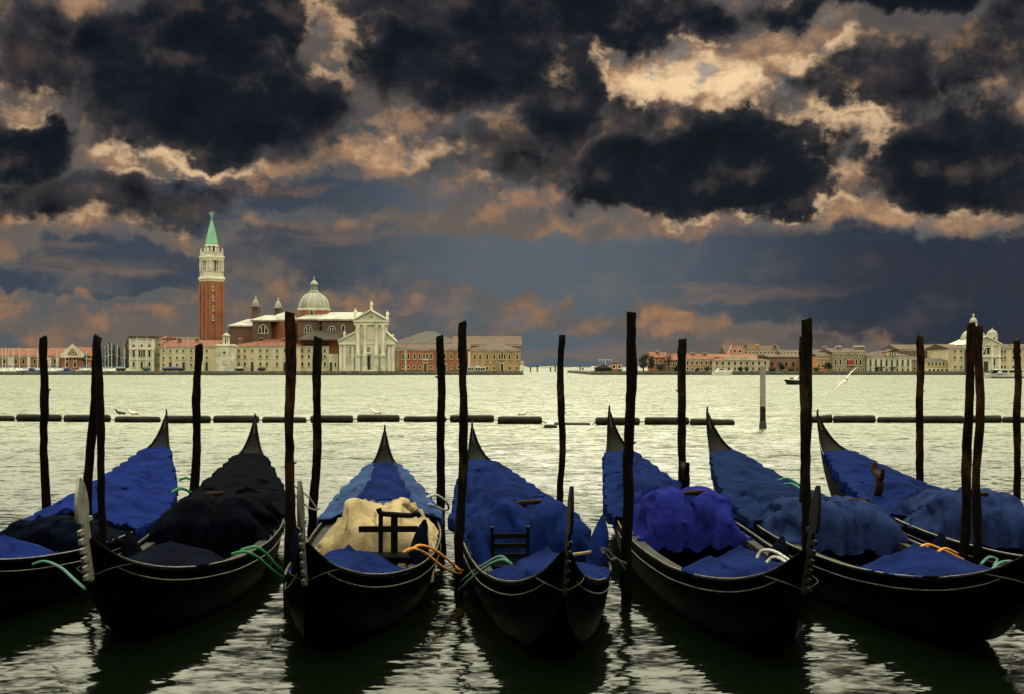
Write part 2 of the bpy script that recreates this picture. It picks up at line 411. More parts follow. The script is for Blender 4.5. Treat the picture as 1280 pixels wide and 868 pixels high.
# ------------------------------------------------------------------ water
def water_material():
    m = bpy.data.materials.new('lagoon_water'); m.use_nodes = True; t = m.node_tree; b = t.nodes['Principled BSDF']
    tcn = t.nodes.new('ShaderNodeTexCoord'); p = E(t, tcn.outputs['Object'])
    def slope(scale, sxy, detail, off, rough=.5):
        mp = t.nodes.new('ShaderNodeMapping'); mp.inputs['Scale'].default_value = (sxy[0], sxy[1], 1); mp.inputs['Location'].default_value = (off, off * .7, off)
        t.links.new(p.s, mp.inputs[0])
        n = t.nodes.new('ShaderNodeTexNoise'); t.links.new(mp.outputs[0], n.inputs['Vector'])
        n.inputs['Scale'].default_value = scale; n.inputs['Detail'].default_value = detail; n.inputs['Roughness'].default_value = rough
        n.inputs['Distortion'].default_value = 1.2
        s = t.nodes.new('ShaderNodeSeparateColor'); t.links.new(n.outputs['Color'], s.inputs[0])
        return E(t, s.outputs[0]) - .5, E(t, s.outputs[1]) - .5
    a = slope(.55, (.8, 1.2), 2, 3.1); c2 = slope(2.9, (.75, 1.25), 2, 11.7); c3 = slope(8.0, (.8, 1.2), 2, 5.3)
    g = tnoise(t, p, .035, 3, .6).step(.3, .7, .75, 1.25)       # calmer and rougher patches
    pos = t.nodes.new('ShaderNodeSeparateXYZ'); t.links.new(p.s, pos.inputs[0]); open_ = E(t, pos.outputs[1]).step(13.0, 34.0, 1.0, WFAR)   # sheltered by the quay near the boats, choppy in the open basin
    g = g * open_
    nx = (a[0] * WA + c2[0] * WB + c3[0] * WC) * g
    ny = (a[1] * WA + c2[1] * WB + c3[1] * WC) * g - E(t, pos.outputs[1]).step(9.0, 30.0, .084, .225)   # the steep faces of the ripples look towards the quay
    vn = t.nodes.new('ShaderNodeVectorMath'); vn.operation = 'NORMALIZE'
    t.links.new(comb(t, nx, ny, 1.0).s, vn.inputs[0]); t.links.new(vn.outputs[0], b.inputs['Normal'])
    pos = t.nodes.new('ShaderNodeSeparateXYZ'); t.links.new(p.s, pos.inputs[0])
    far_bright = E(t, pos.outputs[1]).step(14.0, 60.0)       # far water painted paler for sky brightness, near strip painted dark for reflections
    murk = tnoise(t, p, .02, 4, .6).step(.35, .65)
    t.links.new(mixc(t, far_bright, mixc(t, murk, (.0016, .0028, .0013), (.003, .005, .0023)), mixc(t, murk, (.090, .100, .056), (.110, .118, .064))).s, b.inputs['Base Color'])
    b.inputs['Roughness'].default_value = .06; b.inputs['IOR'].default_value = 1.33; b.inputs['Specular IOR Level'].default_value = .5
    return m
WA, WB, WC, WFAR = .12, .27, .20, 1.9
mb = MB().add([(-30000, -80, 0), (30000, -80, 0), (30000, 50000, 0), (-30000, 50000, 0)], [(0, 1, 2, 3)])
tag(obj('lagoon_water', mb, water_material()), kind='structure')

# ------------------------------------------------------------------ quays (ground on the far side)
DQ, DB, GZ = 400.0, 412.0, 1.0
def quay(px0, px1, depth, name='island_quay', h=GZ):
    x0, x1 = wx(px0, DQ), wx(px1, DQ)
    m = MB().box(x0, x1, DQ, DQ + depth, .45, h)
    m.box(x0 - .1, x1 + .1, DQ - .12, DQ + depth, -1.5, .45, 1)
    m.box(x0, x1, DQ - .06, DQ + .5, h, h + .14)
    return tag(obj(name, m, [M['quay_stone'], M['quay_foot']]), kind='structure')
quay(131, 654, 170)
quay(739, 1420, 170, 'far_quay')
# the marina basin on the left: a low breakwater in front, ground behind it
x0, x1 = wx(-120, DQ), wx(131, DQ)
tag(obj('marina_breakwater', MB().box(x0, x1, DQ, DQ + 3, .45, GZ).box(x0 - .1, x1, DQ - .12, DQ + 3, -1.5, .45, 1), [M['quay_stone'], M['quay_foot']]), kind='structure')
tag(obj('island_ground', MB().box(wx(-160, 440), wx(131, DQ), 446, 570, -1.5, GZ - .01), M['quay_stone']), kind='structure')
# added solid pale strip standing in for bright sky haze along the horizon
mb = MB(); rr = random.Random(3)
for i in range(70):
    xa = -700 + i * 40; xb = xa + rr.uniform(34, 60)
    hh = rr.uniform(1.2, 5.0)
    mb.prism([(xa, 0), (xb, 0), (xb - 5, hh * .8), ((xa + xb) / 2, hh), (xa + 5, hh * .75)], 3000 + rr.uniform(0, 30), 3060)
tag(obj('horizon_haze_strip', mb, M['horizon_haze']), kind='structure')

# ------------------------------------------------------------------ building kit
WIN = {}
def win_mesh(w, h, st, frame, pane):
    key = (round(w, 2), round(h, 2), st, frame, pane)
    if key in WIN: return WIN[key]
    def loop(w, h):
        if st == 'a':
            r = w / 2; n = 8
            return [(-r, -h / 2), (r, -h / 2)] + [(r * math.cos(math.pi * i / n), h / 2 - r + r * math.sin(math.pi * i / n)) for i in range(n + 1)]
        if st == 'o':
            return [(w / 2 * math.cos(2 * math.pi * i / 14), h / 2 * math.sin(2 * math.pi * i / 14)) for i in range(14)]
        if st == 'h':
            n = 12; r = w / 2
            return [(r * math.cos(math.pi * i / n), -h / 2 + h * math.sin(math.pi * i / n)) for i in range(n + 1)]
        return [(-w / 2, -h / 2), (w / 2, -h / 2), (w / 2, h / 2), (-w / 2, h / 2)]
    b = .16 if st != 'd' else .22
    inn = loop(w, h); out = loop(w + 2 * b, h + 2 * b)
    if st == 'h': out = [(x, y) for x, y in out]
    n = len(inn)
    vs = [(x, 0, z) for x, z in out] + [(x, -.10, z) for x, z in out] + [(x, -.10, z) for x, z in inn] + [(x, -.02, z) for x, z in inn]
    fs = []
    for k in range(3):
        fs += [(k * n + i, k * n + (i + 1) % n, (k + 1) * n + (i + 1) % n, (k + 1) * n + i) for i in range(n)]
    mm = [0] * len(fs)
    fs.append(tuple(range(3 * n, 4 * n))); mm.append(1)
    m = MB(); m.v, m.f, m.m = vs, fs, mm
    if st == 'h':   # mullions of a thermal window
        for q in (-w / 6, w / 6): m.box(q - .12, q + .12, -.12, -.03, -h / 2, h / 2 - .5, 0)
    if st in ('r', 'a'):
        m.box(-w / 2 - .28, w / 2 + .28, -.22, -.001, -h / 2 - .30, -h / 2 - .17, 0)
    if st == 'd':
        m.box(-.05, .05, -.06, -.015, -h / 2 + .1, h / 2 - .1, 1)
    me = bpy.data.meshes.new('window')
    me.from_pydata(m.v, [], m.f); me.polygons.foreach_set('material_index', m.m)
    me.materials.append(M[frame]); me.materials.append(M[pane]); me.update()
    WIN[key] = me; return me
def window(root, x, y, z, w, h, st='r', frame='istrian_clean', pane='pane', rz=0.0, name=None):
    me = win_mesh(w, h, st, frame, pane)
    o = bpy.data.objects.new(name or ('door' if st == 'd' else 'window'), me); COL.objects.link(o)
    l = Vector((x, y, z)) - world_loc(root)
    o.parent = root; o.location = l; o.rotation_euler = (0, 0, rz)
    return o
def row(root, D, py, hp, wp, xs, st='r', frame='plaster_pale', pane='pane'):
    for px in xs:
        window(root, wx(px, D), D, wz(py, D), wp / F * D, hp / F * D, st, frame, pane)
def bld(name, label, D, x0, x1, ye, yr, depth, wm, rm, roof='gable', group='houses along the far waterfront', cat='building', zb=GZ, ov=.45, corn=True, slopef=0.5):
    xa, xb = wx(x0, D), wx(x1, D); ze = wz(ye, D)
    root = empty(name, ((xa + xb) / 2, D + depth / 2, zb))
    tag(root, label, cat, group)
    obj('wall', MB().box(xa, xb, D, D + depth, zb, ze), M[wm], root)
    m = MB(); ya, yb = D - ov, D + depth + ov; xl, xr = xa - ov, xb + ov
    dm = D + depth * slopef
    zr = wz(yr, dm)
    if roof == 'gable':
        m.add([(xl, ya, ze), (xr, ya, ze), (xr, yb, ze), (xl, yb, ze), (xl, dm, zr), (xr, dm, zr)],
              [(0, 1, 5, 4), (2, 3, 4, 5), (1, 2, 5), (3, 0, 4), (3, 2, 1, 0)])
    elif roof == 'hip':
        q = min(depth * .5, (xr - xl) * .45)
        m.add([(xl, ya, ze), (xr, ya, ze), (xr, yb, ze), (xl, yb, ze), (xl + q, dm, zr), (xr - q, dm, zr)],
              [(0, 1, 5, 4), (2, 3, 4, 5), (1, 2, 5), (3, 0, 4), (3, 2, 1, 0)])
    elif roof == 'front':
        xm = (xl + xr) / 2; zr = wz(yr, D)
        m.prism([(xl, ze), (xr, ze), (xm, zr)], ya, yb)
    else:
        m.box(xl, xr, ya, yb, ze, ze + .5)
    obj('roof', m, M[rm], root)
    if corn and roof != 'front':
        obj('cornice', MB().box(xa - .2, xb + .2, D - .2, D - .003, ze - .45, ze - .02), M['istrian'], root)
    return root
def chimney(root, px, py, D, h=1.6, w=.9, m='brick_brown'):
    x, z = wx(px, D), wz(py, D)
    c = MB().box(x - w / 2, x + w / 2, D, D + w, z - h - 1.2, z).add([(x - w * .8, D - w * .3, z), (x + w * .8, D - w * .3, z), (x + w * .8, D + w * 1.3, z), (x - w * .8, D + w * 1.3, z),
            (x - w * .5, D, z + .5), (x + w * .5, D, z + .5), (x + w * .5, D + w, z + .5), (x - w * .5, D + w, z + .5)],
            [(0, 3, 2, 1), (4, 5, 6, 7), (0, 1, 5, 4), (1, 2, 6, 5), (2, 3, 7, 6), (3, 0, 4, 7)])
    obj('chimney', c, M[m], root)

# ------------------------------------------------------------------ San Giorgio island, left to right
GI = 'buildings of the monastery island'
b = bld('boat_shed', 'long low brick boat shed with pale pilasters at the far left of the shore', 452, -70, 77, 445, 435.5, 22, 'plaster_red', 'tiles', group=GI)
for i, px in enumerate((-58, -40, -22, -4, 13, 36, 61, 72)):
    x = wx(px, 452); w = .55 if i % 2 else .95
    obj('pilaster', MB().box(x - w, x + w, 451.75, 451.997, GZ, wz(445, 452) - .5), M['plaster_white'], b)
row(b, 452, 452, 6, 2.8, (-30, -12, 5.5, 20, 29.5, 43.5, 68.5), 'a'); row(b, 452, 455.5, 6.5, 2.6, (-50, 12.8, 36.2, 61), 'd', pane='doorwood')
b = bld('gabled_house', 'small brick house with a white edged gable beside the boat shed', 448, 77.5, 105, 445, 433.5, 18, 'plaster_red', 'tiles', 'front', group=GI, corn=False)
xl, xr = wx(76.5, 448), wx(106, 448); ze, zr = wz(445, 448), wz(433.2, 448)
obj('gable_trim', MB().prism([(xl - .5, ze), (xr + .5, ze), ((xl + xr) / 2, zr + .9), ((xl + xr) / 2, zr + .1), (xr - 1.8, ze + .5), (xl + 1.8, ze + .5), ((xl + xr) / 2, zr + .1), ((xl + xr) / 2, zr + .9)][:3] +
    [], 447.3, 447.52).box(xl, xr, 447.2, 447.54, ze - .6, ze), M['plaster_white'], b)
g = MB().prism([(xl + 2.2, ze + .35), (xr - 2.2, ze + .35), ((xl + xr) / 2, zr - .5)], 447.22, 447.29)
obj('gable_panel', g, M['plaster_red'], b)
row(b, 448, 449, 3.2, 3.2, (84, 93.7)); row(b, 448, 456, 5, 3.2, (84, 93.7), 'r', 'plaster_pale'); row(b, 447.2, 440.5, 2.6, 2.6, (91.5,), 'a')
b = bld('garden_lodge', 'low orange lodge between the gabled house and the dark trees', 449, 99.5, 114, 450.5, 448, 8, 'plaster_orange', 'tiles', group=GI, corn=False)
row(b, 449, 455, 3, 2, (103, 109))

D = DB
b = bld('arched_palazzo', 'ornate white stone palazzo with arched upper windows left of the long wing', D, 162, 192, 422.5, 421.6, 26, 'istrian', 'tiles_old', 'flat', group=GI)
for py in (436.3, 449.0): obj('string_course', MB().box(wx(161.6, D), wx(192.4, D), D - .3, D - .003, wz(py, D) - .22, wz(py, D) + .22), M['istrian_clean'], b)
for px in (162.8, 172, 183.3, 191.2):
    obj('pilaster', MB().box(wx(px, D) - .22, wx(px, D) + .22, D - .18, D - .002, GZ, wz(423.2, D)), M['istrian_clean'], b)
row(b, D, 432.5, 2.8, 2.8, (167.3, 177.2, 186.8), 'o'); row(b, D, 442, 8.5, 2.4, (167.3, 174.4, 177.2, 180, 186.8), 'a'); row(b, D, 455.5, 6, 2.4, (167.3, 186.8), 'a'); row(b, D, 456.5, 8.5, 2.8, (177.2,), 'd', pane='doorwood')
b = bld('palazzo_annex', 'narrow pale annex joined to the right side of the arched palazzo', D + 3, 192.2, 201.5, 423.5, 421.2, 18, 'plaster_cream', 'tiles', group=GI)
row(b, D + 3, 432, 5, 2, (195, 199)); row(b, D + 3, 444, 5, 2, (195, 199)); row(b, D + 3, 456, 5, 2, (195, 199))
b = bld('rear_dormitory', 'long brown brick range behind the pale wing at the tower foot', 446, 193, 256, 426.5, 421.5, 16, 'brick_brown', 'tiles_old', group=GI)
b = bld('west_wing', 'long pale monastery wing with two rows of small windows below the bell tower', D, 199.5, 269.6, 433.5, 425.5, 20, 'plaster_pale', 'tiles', group=GI)
xs = (204.6, 213, 221.3, 229, 239, 247, 258.5)
row(b, D, 438.8, 2.6, 2.1, xs); row(b, D, 447.6, 2.8, 2.1, xs); row(b, D, 456.5, 3.4, 2.1, (204.6, 221.3, 239)); row(b, D, 458.3, 11, 3.4, (213, 229.6, 258.3), 'd', pane='doorwood'); row(b, D, 456.5, 3.4, 2.1, (247,))
chimney(b, 224, 424, D + 6); chimney(b, 246, 424, D + 7)

# harbour light
D = 405
root = empty('harbour_tower', (wx(280.4, D), D + 2.6, GZ)); tag(root, 'squat white stone harbour tower with an open lantern in front of the long wings', 'tower', 'harbour lights')
hw = (wx(290.8, D) - wx(270, D)) / 2; cx = wx(280.4, D)
obj('wall', MB().box(cx - hw, cx + hw, D, D + 5.2, GZ, wz(433, D)).box(cx - hw * 1.04, cx + hw * 1.04, D - .12, D + 5.3, GZ, GZ + 1.2), M['istrian'], root)
obj('cornice', MB().box(cx - hw - .25, cx + hw + .25, D - .25, D + 5.45, wz(433, D), wz(431.6, D)).box(cx - hw + .1, cx + hw - .1, D + .15, D + 5.0, wz(431.6, D), wz(430.4, D)), M['istrian_clean'], root)
lz0, lz1 = wz(430.4, D), wz(420.5, D); lr = 4.6 / F * D
for i in range(8):
    th = 2 * math.pi * (i + .5) / 8
    obj('column', MB().lathe(cx + (lr - .2) * math.cos(th), D + 2.6 + (lr - .2) * math.sin(th), [(.26, lz0), (.17, lz0 + .3), (.15, lz1 - .3), (.24, lz1)], 8), M['istrian_clean'], root, smooth=40)
obj('lantern_roof', MB().lathe(cx, D + 2.6, [(lr + .2, lz1), (lr + .2, lz1 + .3), (lr * .85, lz1 + .5), (lr * .6, lz1 + .85), (lr * .25, lz1 + 1.05), (.05, lz1 + 1.15)], 16), M['lead_pale'], root, smooth=50)
obj('lamp', MB().lathe(cx, D + 2.6, [(.25, lz0), (.45, lz0 + .5), (.45, lz0 + 1.3), (.2, lz0 + 1.7)], 10), M['pane'], root, smooth=40)
window(root, cx, D, wz(441, D), .75, .75, 'r'); window(root, cx, D, wz(450, D), 1.0, 1.9, 'a', pane='istrian'); window(root, cx - 1.6, D, wz(441.5, D), .3, .5, 'r'); window(root, cx + 1.6, D, wz(441.5, D), .3, .5, 'r')

D = DB
b = bld('central_wing', 'long pale three storey wing with a bright red roof left of the church front', D, 291.2, 376, 432.5, 423.8, 26, 'plaster_pale', 'tiles', 'hip', group=GI)
xs = (298.6, 306, 315.3, 325.5, 333.6, 346.4, 356)
row(b, D, 438.5, 3, 2.2, xs); row(b, D, 446, 3.4, 2.2, (298.6, 306, 325.5, 333.6, 346.4)); row(b, D, 455.5, 4.4, 2.2, (298.6, 306, 325.5, 333.6, 346.4)); row(b, D, 458.6, 11.5, 3.6, (315.3, 356), 'd', pane='doorwood')
row(b, D, 447.2, 4.2, 4.6, (315.3, 356), 'h', pane='istrian')
chimney(b, 300, 424.5, D + 8); chimney(b, 327, 424, D + 12); chimney(b, 354, 424.5, D + 9)
b = bld('east_wing', 'pale monastery wing standing against the left side of the church front', D + 1, 376.2, 411, 432.5, 425.5, 18, 'plaster_pale', 'tiles', group=GI)
xs = (378, 386, 395, 406)
row(b, D + 1, 438.5, 3, 2.2, xs); row(b, D + 1, 446, 3.6, 2.2, xs); row(b, D + 1, 455.5, 4.6, 2.2, xs)
b = bld('brick_link', 'narrow red brick link with a small arched gate beside the church front', D + 2, 411.2, 422.6, 426, 424, 12, 'brick', 'tiles_grey', group=GI, corn=False)
obj('gate_wall', MB().box(wx(411.2, D), wx(422.8, D), D - .4, D + 1.9, GZ, wz(445, D)), M['plaster_pale'], b)
for i in range(4):
    x = wx(412.5 + i * 2.9, D); obj('merlon', MB().prism([(x - .3, wz(445, D)), (x + .3, wz(445, D)), (x + .2, wz(443, D)), (x, wz(442.2, D)), (x - .2, wz(443, D))], D, D + .5), M['istrian_clean'], b)
window(b, wx(414, D), D - .4, wz(458.6, D), .9, 2.9, 'a', pane='doorwood', name='gate'); window(b, wx(419.7, D), D - .4, wz(456, D), .5, 1.5)

# bell tower, seen corner-on
D = 452.0
cx = wx(264.6, D); cy = D
root = empty('bell_tower', (cx, cy, GZ)); tag(root, 'tall red brick bell tower with a white belfry and green copper spire', 'tower')
def sq(hd, z0, z1, hd1=None): return [(hd, z0), (hd1 or hd, z1)]
RT = R(-3)
U = D / F
def sqm(prof): # square section corner-on: radius = half diagonal, in px
    return MB().lathe(cx, cy, [(r * U, wz(py, D)) for r, py in prof], 4, rot=RT)
obj('shaft', sqm([(15.4, 464), (15.4, 440), (15.2, 352.6)]), M['brick'], root)
for k in range(4):   # corner pilaster strips and recessed panels read as lighter ribs
    th = RT + k * math.pi / 2
    a = Vector((math.cos(th), math.sin(th), 0)); c_ = Vector((math.cos(th + math.pi / 2), math.sin(th + math.pi / 2), 0))
    for f0, f1 in ((.015, .13), (.43, .57), (.87, .985)):
        p0 = Vector((cx, cy, 0)) + (a * (1 - f0) + c_ * f0) * 15.35 * U; p1 = Vector((cx, cy, 0)) + (a * (1 - f1) + c_ * f1) * 15.35 * U
        n = (a + c_).normalized() * .32
        q = [p0, p1, p1 + n, p0 + n]
        vs = [(v.x, v.y, z) for z in (wz(462, D), wz(355.5, D)) for v in q]
        obj('brick_pilaster', MB().add(vs, [(0, 1, 2, 3), (7, 6, 5, 4), (0, 4, 5, 1), (1, 5, 6, 2), (2, 6, 7, 3), (3, 7, 4, 0)]), M['brick'], root)
def face_pt(k, f, out, r):  # a point on face k (0..3), f in 0..1 along it
    th = RT + k * math.pi / 2
    a = Vector((math.cos(th), math.sin(th), 0)); c_ = Vector((math.cos(th + math.pi / 2), math.sin(th + math.pi / 2), 0))
    return Vector((cx, cy, 0)) + (a * (1 - f) + c_ * f) * r * U + (a + c_).normalized() * out, th + math.pi / 4 + math.pi / 2
for py in (361, 373.5, 386, 398):
    p, rz = face_pt(3, .30, .04, 15.35); window(root, p.x, p.y, wz(py, D), .45, 1.5, 'a', rz=rz)
obj('cornice', sqm([(15.4, 352.5), (16.0, 351.8), (16.0, 350.6), (17.2, 349.6), (17.2, 347.8), (15.9, 346.6)]), M['istrian_clean'], root)
obj('belfry_base', sqm([(15.4, 346.5), (15.0, 341.0), (15.4, 340.6), (15.4, 340.0)]), M['istrian'], root)
for k in range(4):
    for f in (0, .30, .44, .56, .70, 1.0) if False else (.02, .265, .42, .58, .735, .98):
        p, rz = face_pt(k, f, -.55, 14.6)
        big = f in (.02, .265, .735, .98)
        w = .85 if big else .30
        o = obj('belfry_pier' if big else 'belfry_column', MB().box(-w / 2, w / 2, -.5 if big else -.2, .5 if big else .2, wz(339.9, D), wz(326.2, D)), M['istrian'], root, local=True)
        o.location = (p.x - cx, p.y - cy, -GZ); o.rotation_euler = (0, 0, rz)
obj('belfry_shade_fill', sqm([(10.5, 339.9), (10.5, 326.2)]), M['pane'], root)  # added near-black block painting the shade behind the belfry openings
obj('bell', MB().lathe(cx, cy, [(1.1, wz(335, D)), (.85, wz(333.5, D)), (.7, wz(331, D)), (.2, wz(330, D)), (.1, wz(326.5, D))], 14), M['iron'], root, smooth=50)
obj('entablature', sqm([(15.2, 326.1), (15.2, 324.2), (16.4, 323.4), (16.6, 321.4), (15.3, 320.8)]), M['istrian_clean'], root)
obj('parapet', sqm([(14.8, 320.7), (14.8, 316.2), (15.1, 316.0), (15.1, 315.4), (9, 315.3)]), M['istrian'], root)
for k in range(4):
    for f in (.03, .5):
        p, rz = face_pt(k, f, -.3, 14.8)
        obj('pinnacle', MB().lathe(p.x, p.y, [(.35, wz(315.6, D)), (.35, wz(314.4, D)), (.18, wz(313.6, D)), (.36, wz(312.6, D)), (.12, wz(311.6, D)), (.03, wz(310.2, D))], 8), M['istrian_clean'], root, smooth=50)
for i in range(8):
    th = 2 * math.pi * i / 8 + .2
    x, y = cx + 7.3 * U * math.cos(th), cy + 7.3 * U * math.sin(th)
    obj('drum_pier', MB().lathe(x, y, [(.52, wz(315.4, D)), (.46, wz(314.8, D)), (.46, wz(309, D)), (.55, wz(308.5, D))], 4, rot=th), M['istrian'], root)
obj('drum_core', MB().lathe(cx, cy, [(4.6 * U, wz(315.4, D)), (4.6 * U, wz(308.6, D))], 8), M['brick_dark'], root)
obj('spire_base', MB().lathe(cx, cy, [(8.6 * U, wz(308.6, D)), (8.9 * U, wz(307.6, D)), (8.2 * U, wz(306.8, D))], 16), M['istrian_clean'], root)
obj('spire', MB().lathe(cx, cy, [(8.0 * U, wz(306.7, D)), (6.9 * U, wz(300, D)), (3.7 * U, wz(285, D)), (1.4 * U, wz(276, D)), (.5 * U, wz(273.5, D))], 16), M['copper'], root, smooth=30)
obj('ball', MB().ball((cx, cy, wz(273.2, D)), .42), M['copper'], root, smooth=180)
a = MB().lathe(cx, cy, [(.45, wz(272, D)), (.55, wz(271, D)), (.35, wz(268.5, D)), (.42, wz(267.4, D)), (.16, wz(266.6, D)), (.05, wz(266.4, D))], 8).ball((cx, cy, wz(265.6, D)), .24)
for s in (-1, 1): a.prism([(cx, wz(267.2, D)), (cx + s * .9, wz(265.4, D)), (cx + s * .7, wz(269, D)), (cx + s * .2, wz(269, D))], cy + .1, cy + .2)
obj('angel', a, M['copper'], root, smooth=50)

# church
DC = 410.0
root = empty('church', (wx(458, DC), DC + 25, GZ)); tag(root, 'white fronted classical church with a grey dome and dark brick flanks', 'church')
def cb(name, x0, x1, y0, y1, Da, dep, m):  # box in picture measures at distance Da
    return obj(name, MB().box(wx(x0, Da), wx(x1, Da), Da, Da + dep, wz(y1, Da), wz(y0, Da)), M[m], root)
D = DC
# front: two interlocking temple fronts
cb('front_wall', 444, 482.4, 402, 464.5, D, 5, 'istrian'); cb('side_front', 423.6, 493, 428, 464.5, D + .6, 4.5, 'istrian')
X = lambda p: wx(p, D); Z = lambda p: wz(p, D)
for s, (xo, xi) in ((-1, (424, 444)), (1, (493, 482.4))):
    obj('half_pediment', MB().prism([(X(xo), Z(428)), (X(xi), Z(428)), (X(xi), Z(415.5)), (X(xo), Z(426.2))], D + .55, D + 5), M['istrian'], root)
    obj('half_pediment_cornice', MB().prism([(X(xo) + s * .5, Z(427.2)), (X(xo) + s * .5, Z(425.4)), (X(xi), Z(413.9)), (X(xi), Z(415.9))], D - .1, D + 5), M['istrian_clean'], root)
obj('low_entablature', MB().box(X(423), X(447), D - .05, D + .597, Z(431), Z(427.6)).box(X(479), X(493.6), D - .05, D + .597, Z(431), Z(427.6)).box(X(451), X(475.6), D - .16, D - .003, Z(430.6), Z(428.2)), M['istrian_clean'], root)
obj('entablature', MB().box(X(442.4), X(483.8), D - .55, D + 5.1, Z(406.6), Z(402.6)).box(X(441.6), X(484.8), D - .95, D + 5.2, Z(402.6), Z(400.8)), M['istrian_clean'], root)
obj('pediment', MB().prism([(X(443), Z(400.8)), (X(483.4), Z(400.8)), (X(463.6), Z(389.6))], D - .3, D + 5), M['istrian'], root)
pc = MB()
for s in (-1, 1):
    xe = X(463.2) + s * (X(484.8) - X(463.2))
    pc.prism([(xe, Z(401.0)), (X(463.4), Z(388.9)), (X(463.4), Z(386.9)), (xe, Z(399.2))] if s < 0 else [(xe, Z(401.0)), (xe, Z(399.2)), (X(463.4), Z(386.9)), (X(463.4), Z(388.9))], D - 1.0, D + 5.2)
obj('pediment_cornice', pc, M['istrian_clean'], root)
window(root, X(464.6), D - .3, Z(396), .6, .6, 'o')
for px in (447.8, 456.4, 470.6, 478.8):
    x = X(px)
    obj('column', MB().lathe(x, D - .25, [(.62, Z(444)), (.62, Z(443.2)), (.52, Z(442.6)), (.47, Z(412)), (.50, Z(411.2)), (.66, Z(409.2)), (.60, Z(406.7))], 14), M['istrian_clean'], root, smooth=45)
    obj('pedestal', MB().box(x - .78, x + .78, D - 1.1, D - .003, Z(464.5), Z(458.8)).box(x - .68, x + .68, D - 1.0, D - .003, Z(458.8), Z(446)).box(x - .82, x + .82, D - 1.15, D - .003, Z(446), Z(444)), M['istrian'], root)
for px in (425.4, 430.6, 440.5, 486, 491.4):
    x = X(px); obj('pilaster', MB().box(x - .38, x + .38, D + .35, D + .597, Z(464.5), Z(431)).box(x - .5, x + .5, D + .3, D + .597, Z(433), Z(431)), M['istrian_clean'], root)
for px, w in ((438, 2.2), (452.1, 1.4), (474.7, 1.4), (484.2, 1.8)):
    dd = D if 444 < px < 482 else D + .6
    window(root, X(px), dd, Z(438), w / F * D * 1.6, 2.5, 'a', pane='plaster_grey', name='niche')
    if px in (438, 484.2): obj('aedicule', MB().prism([(X(px) - 1.2, Z(433.4)), (X(px) + 1.2, Z(433.4)), (X(px), Z(431.4))], D + .3, D + .597), M['istrian_clean'], root)
window(root, X(460.6), D, Z(454.4), 1.35, 4.9, 'd', pane='doorwood')
obj('door_frame', MB().prism([(X(456.5), Z(442.6)), (X(465.5), Z(442.6)), (X(461), Z(440.2))], D - .5, D - .003), M['istrian_clean'], root)
window(root, X(460.8), D, Z(437), 1.0, 1.7, 'a', pane='plaster_grey', name='niche')
obj('plaque', MB().box(X(458.5), X(468.5), D - .1, D - .003, Z(425), Z(409)), M['plaster_white'], root)
obj('steps', MB().box(X(452), X(470), D - 2.2, D - 1.2, GZ, GZ + .25).box(X(453), X(469), D - 1.9, D - 1.2, GZ + .25, GZ + .5), M['istrian'], root)
def statue(px, py0, py1, Da=DC - .2, yoff=2.0):
    x = wx(px, Da); y = Da + yoff; z0, z1 = wz(py1, Da), wz(py0, Da); h = z1 - z0
    s = MB().box(x - .16 * h, x + .16 * h, y - .16 * h, y + .16 * h, z0 - .3, z0 + .1 * h).lathe(x, y, [(.15 * h, z0 + .1 * h), (.12 * h, z0 + .45 * h), (.15 * h, z0 + .7 * h), (.10 * h, z0 + .8 * h), (.04 * h, z0 + .84 * h)], 8).ball((x, y, z0 + .91 * h), .075 * h, sc=(.85, .9, 1.1))
    s.tube([(x + .12 * h, y, z0 + .76 * h), (x + .20 * h, y - .08 * h, z0 + .6 * h), (x + .12 * h, y - .14 * h, z0 + .52 * h)], .035 * h, 6)
    obj('statue', s, M['istrian_clean'], root, smooth=60)
statue(463.4, 375.5, 387.2); statue(443.2, 385, 399.6); statue(483.6, 388, 399.6); statue(429.6, 413, 423.5); statue(490.5, 417, 424)
# body behind
cb('nave_wall', 403, 443.9, 399, 465, 416, 34, 'brick_dark'); 
cb('aisle_wall', 374, 432, 424, 465, 415.2, 10, 'brick')
Dn = 416
def roof(name, poly_px, Da, dep_front, m):
    pass
def gab(name, x0, x1, ye, yr, D0, dep, m, hip=0.0):
    xa, xb = wx(x0, D0), wx(x1, D0); ze = wz(ye, D0); zr = wz(yr, D0 + dep / 2)
    q = hip * (xb - xa)
    obj(name, MB().add([(xa - .3, D0 - .5, ze), (xb + .3, D0 - .5, ze), (xb + .3, D0 + dep + .5, ze), (xa - .3, D0 + dep + .5, ze), (xa + q, D0 + dep / 2, zr), (xb - q * .3, D0 + dep / 2, zr),
        (xa - .3, D0 - .5, ze - .5), (xb + .3, D0 - .5, ze - .5), (xb + .3, D0 + dep + .5, ze - .5), (xa - .3, D0 + dep + .5, ze - .5)],
        [(0, 1, 5, 4), (2, 3, 4, 5), (1, 2, 5), (3, 0, 4), (6, 7, 1, 0), (7, 8, 2, 1), (8, 9, 3, 2), (9, 6, 0, 3), (9, 8, 7, 6)]), M[m], root)
gab('nave_roof', 398, 450, 399.0, 390.5, 416, 26, 'lead_pale', .16)
xa, xb = wx(373.7, 413), wx(441, 413)
obj('aisle_roof', MB().add([(xa, 410.9, wz(424.5, 411)), (wx(432, 411), 410.9, wz(424.5, 411)), (wx(441, 416), 415.98, wz(413.5, 416)), (wx(389, 416), 415.98, wz(413.5, 416)),
      (xa, 410.9, wz(425.8, 411)), (wx(432, 411), 410.9, wz(425.8, 411)), (wx(441, 416), 415.98, wz(425.8, 416)), (wx(373.7, 416), 415.98, wz(425.8, 416))],
      [(0, 1, 2, 3), (4, 7, 6, 5), (0, 4, 5, 1), (1, 5, 6, 2), (2, 6, 7, 3), (3, 7, 4, 0)]), M['tiles_grey'], root)
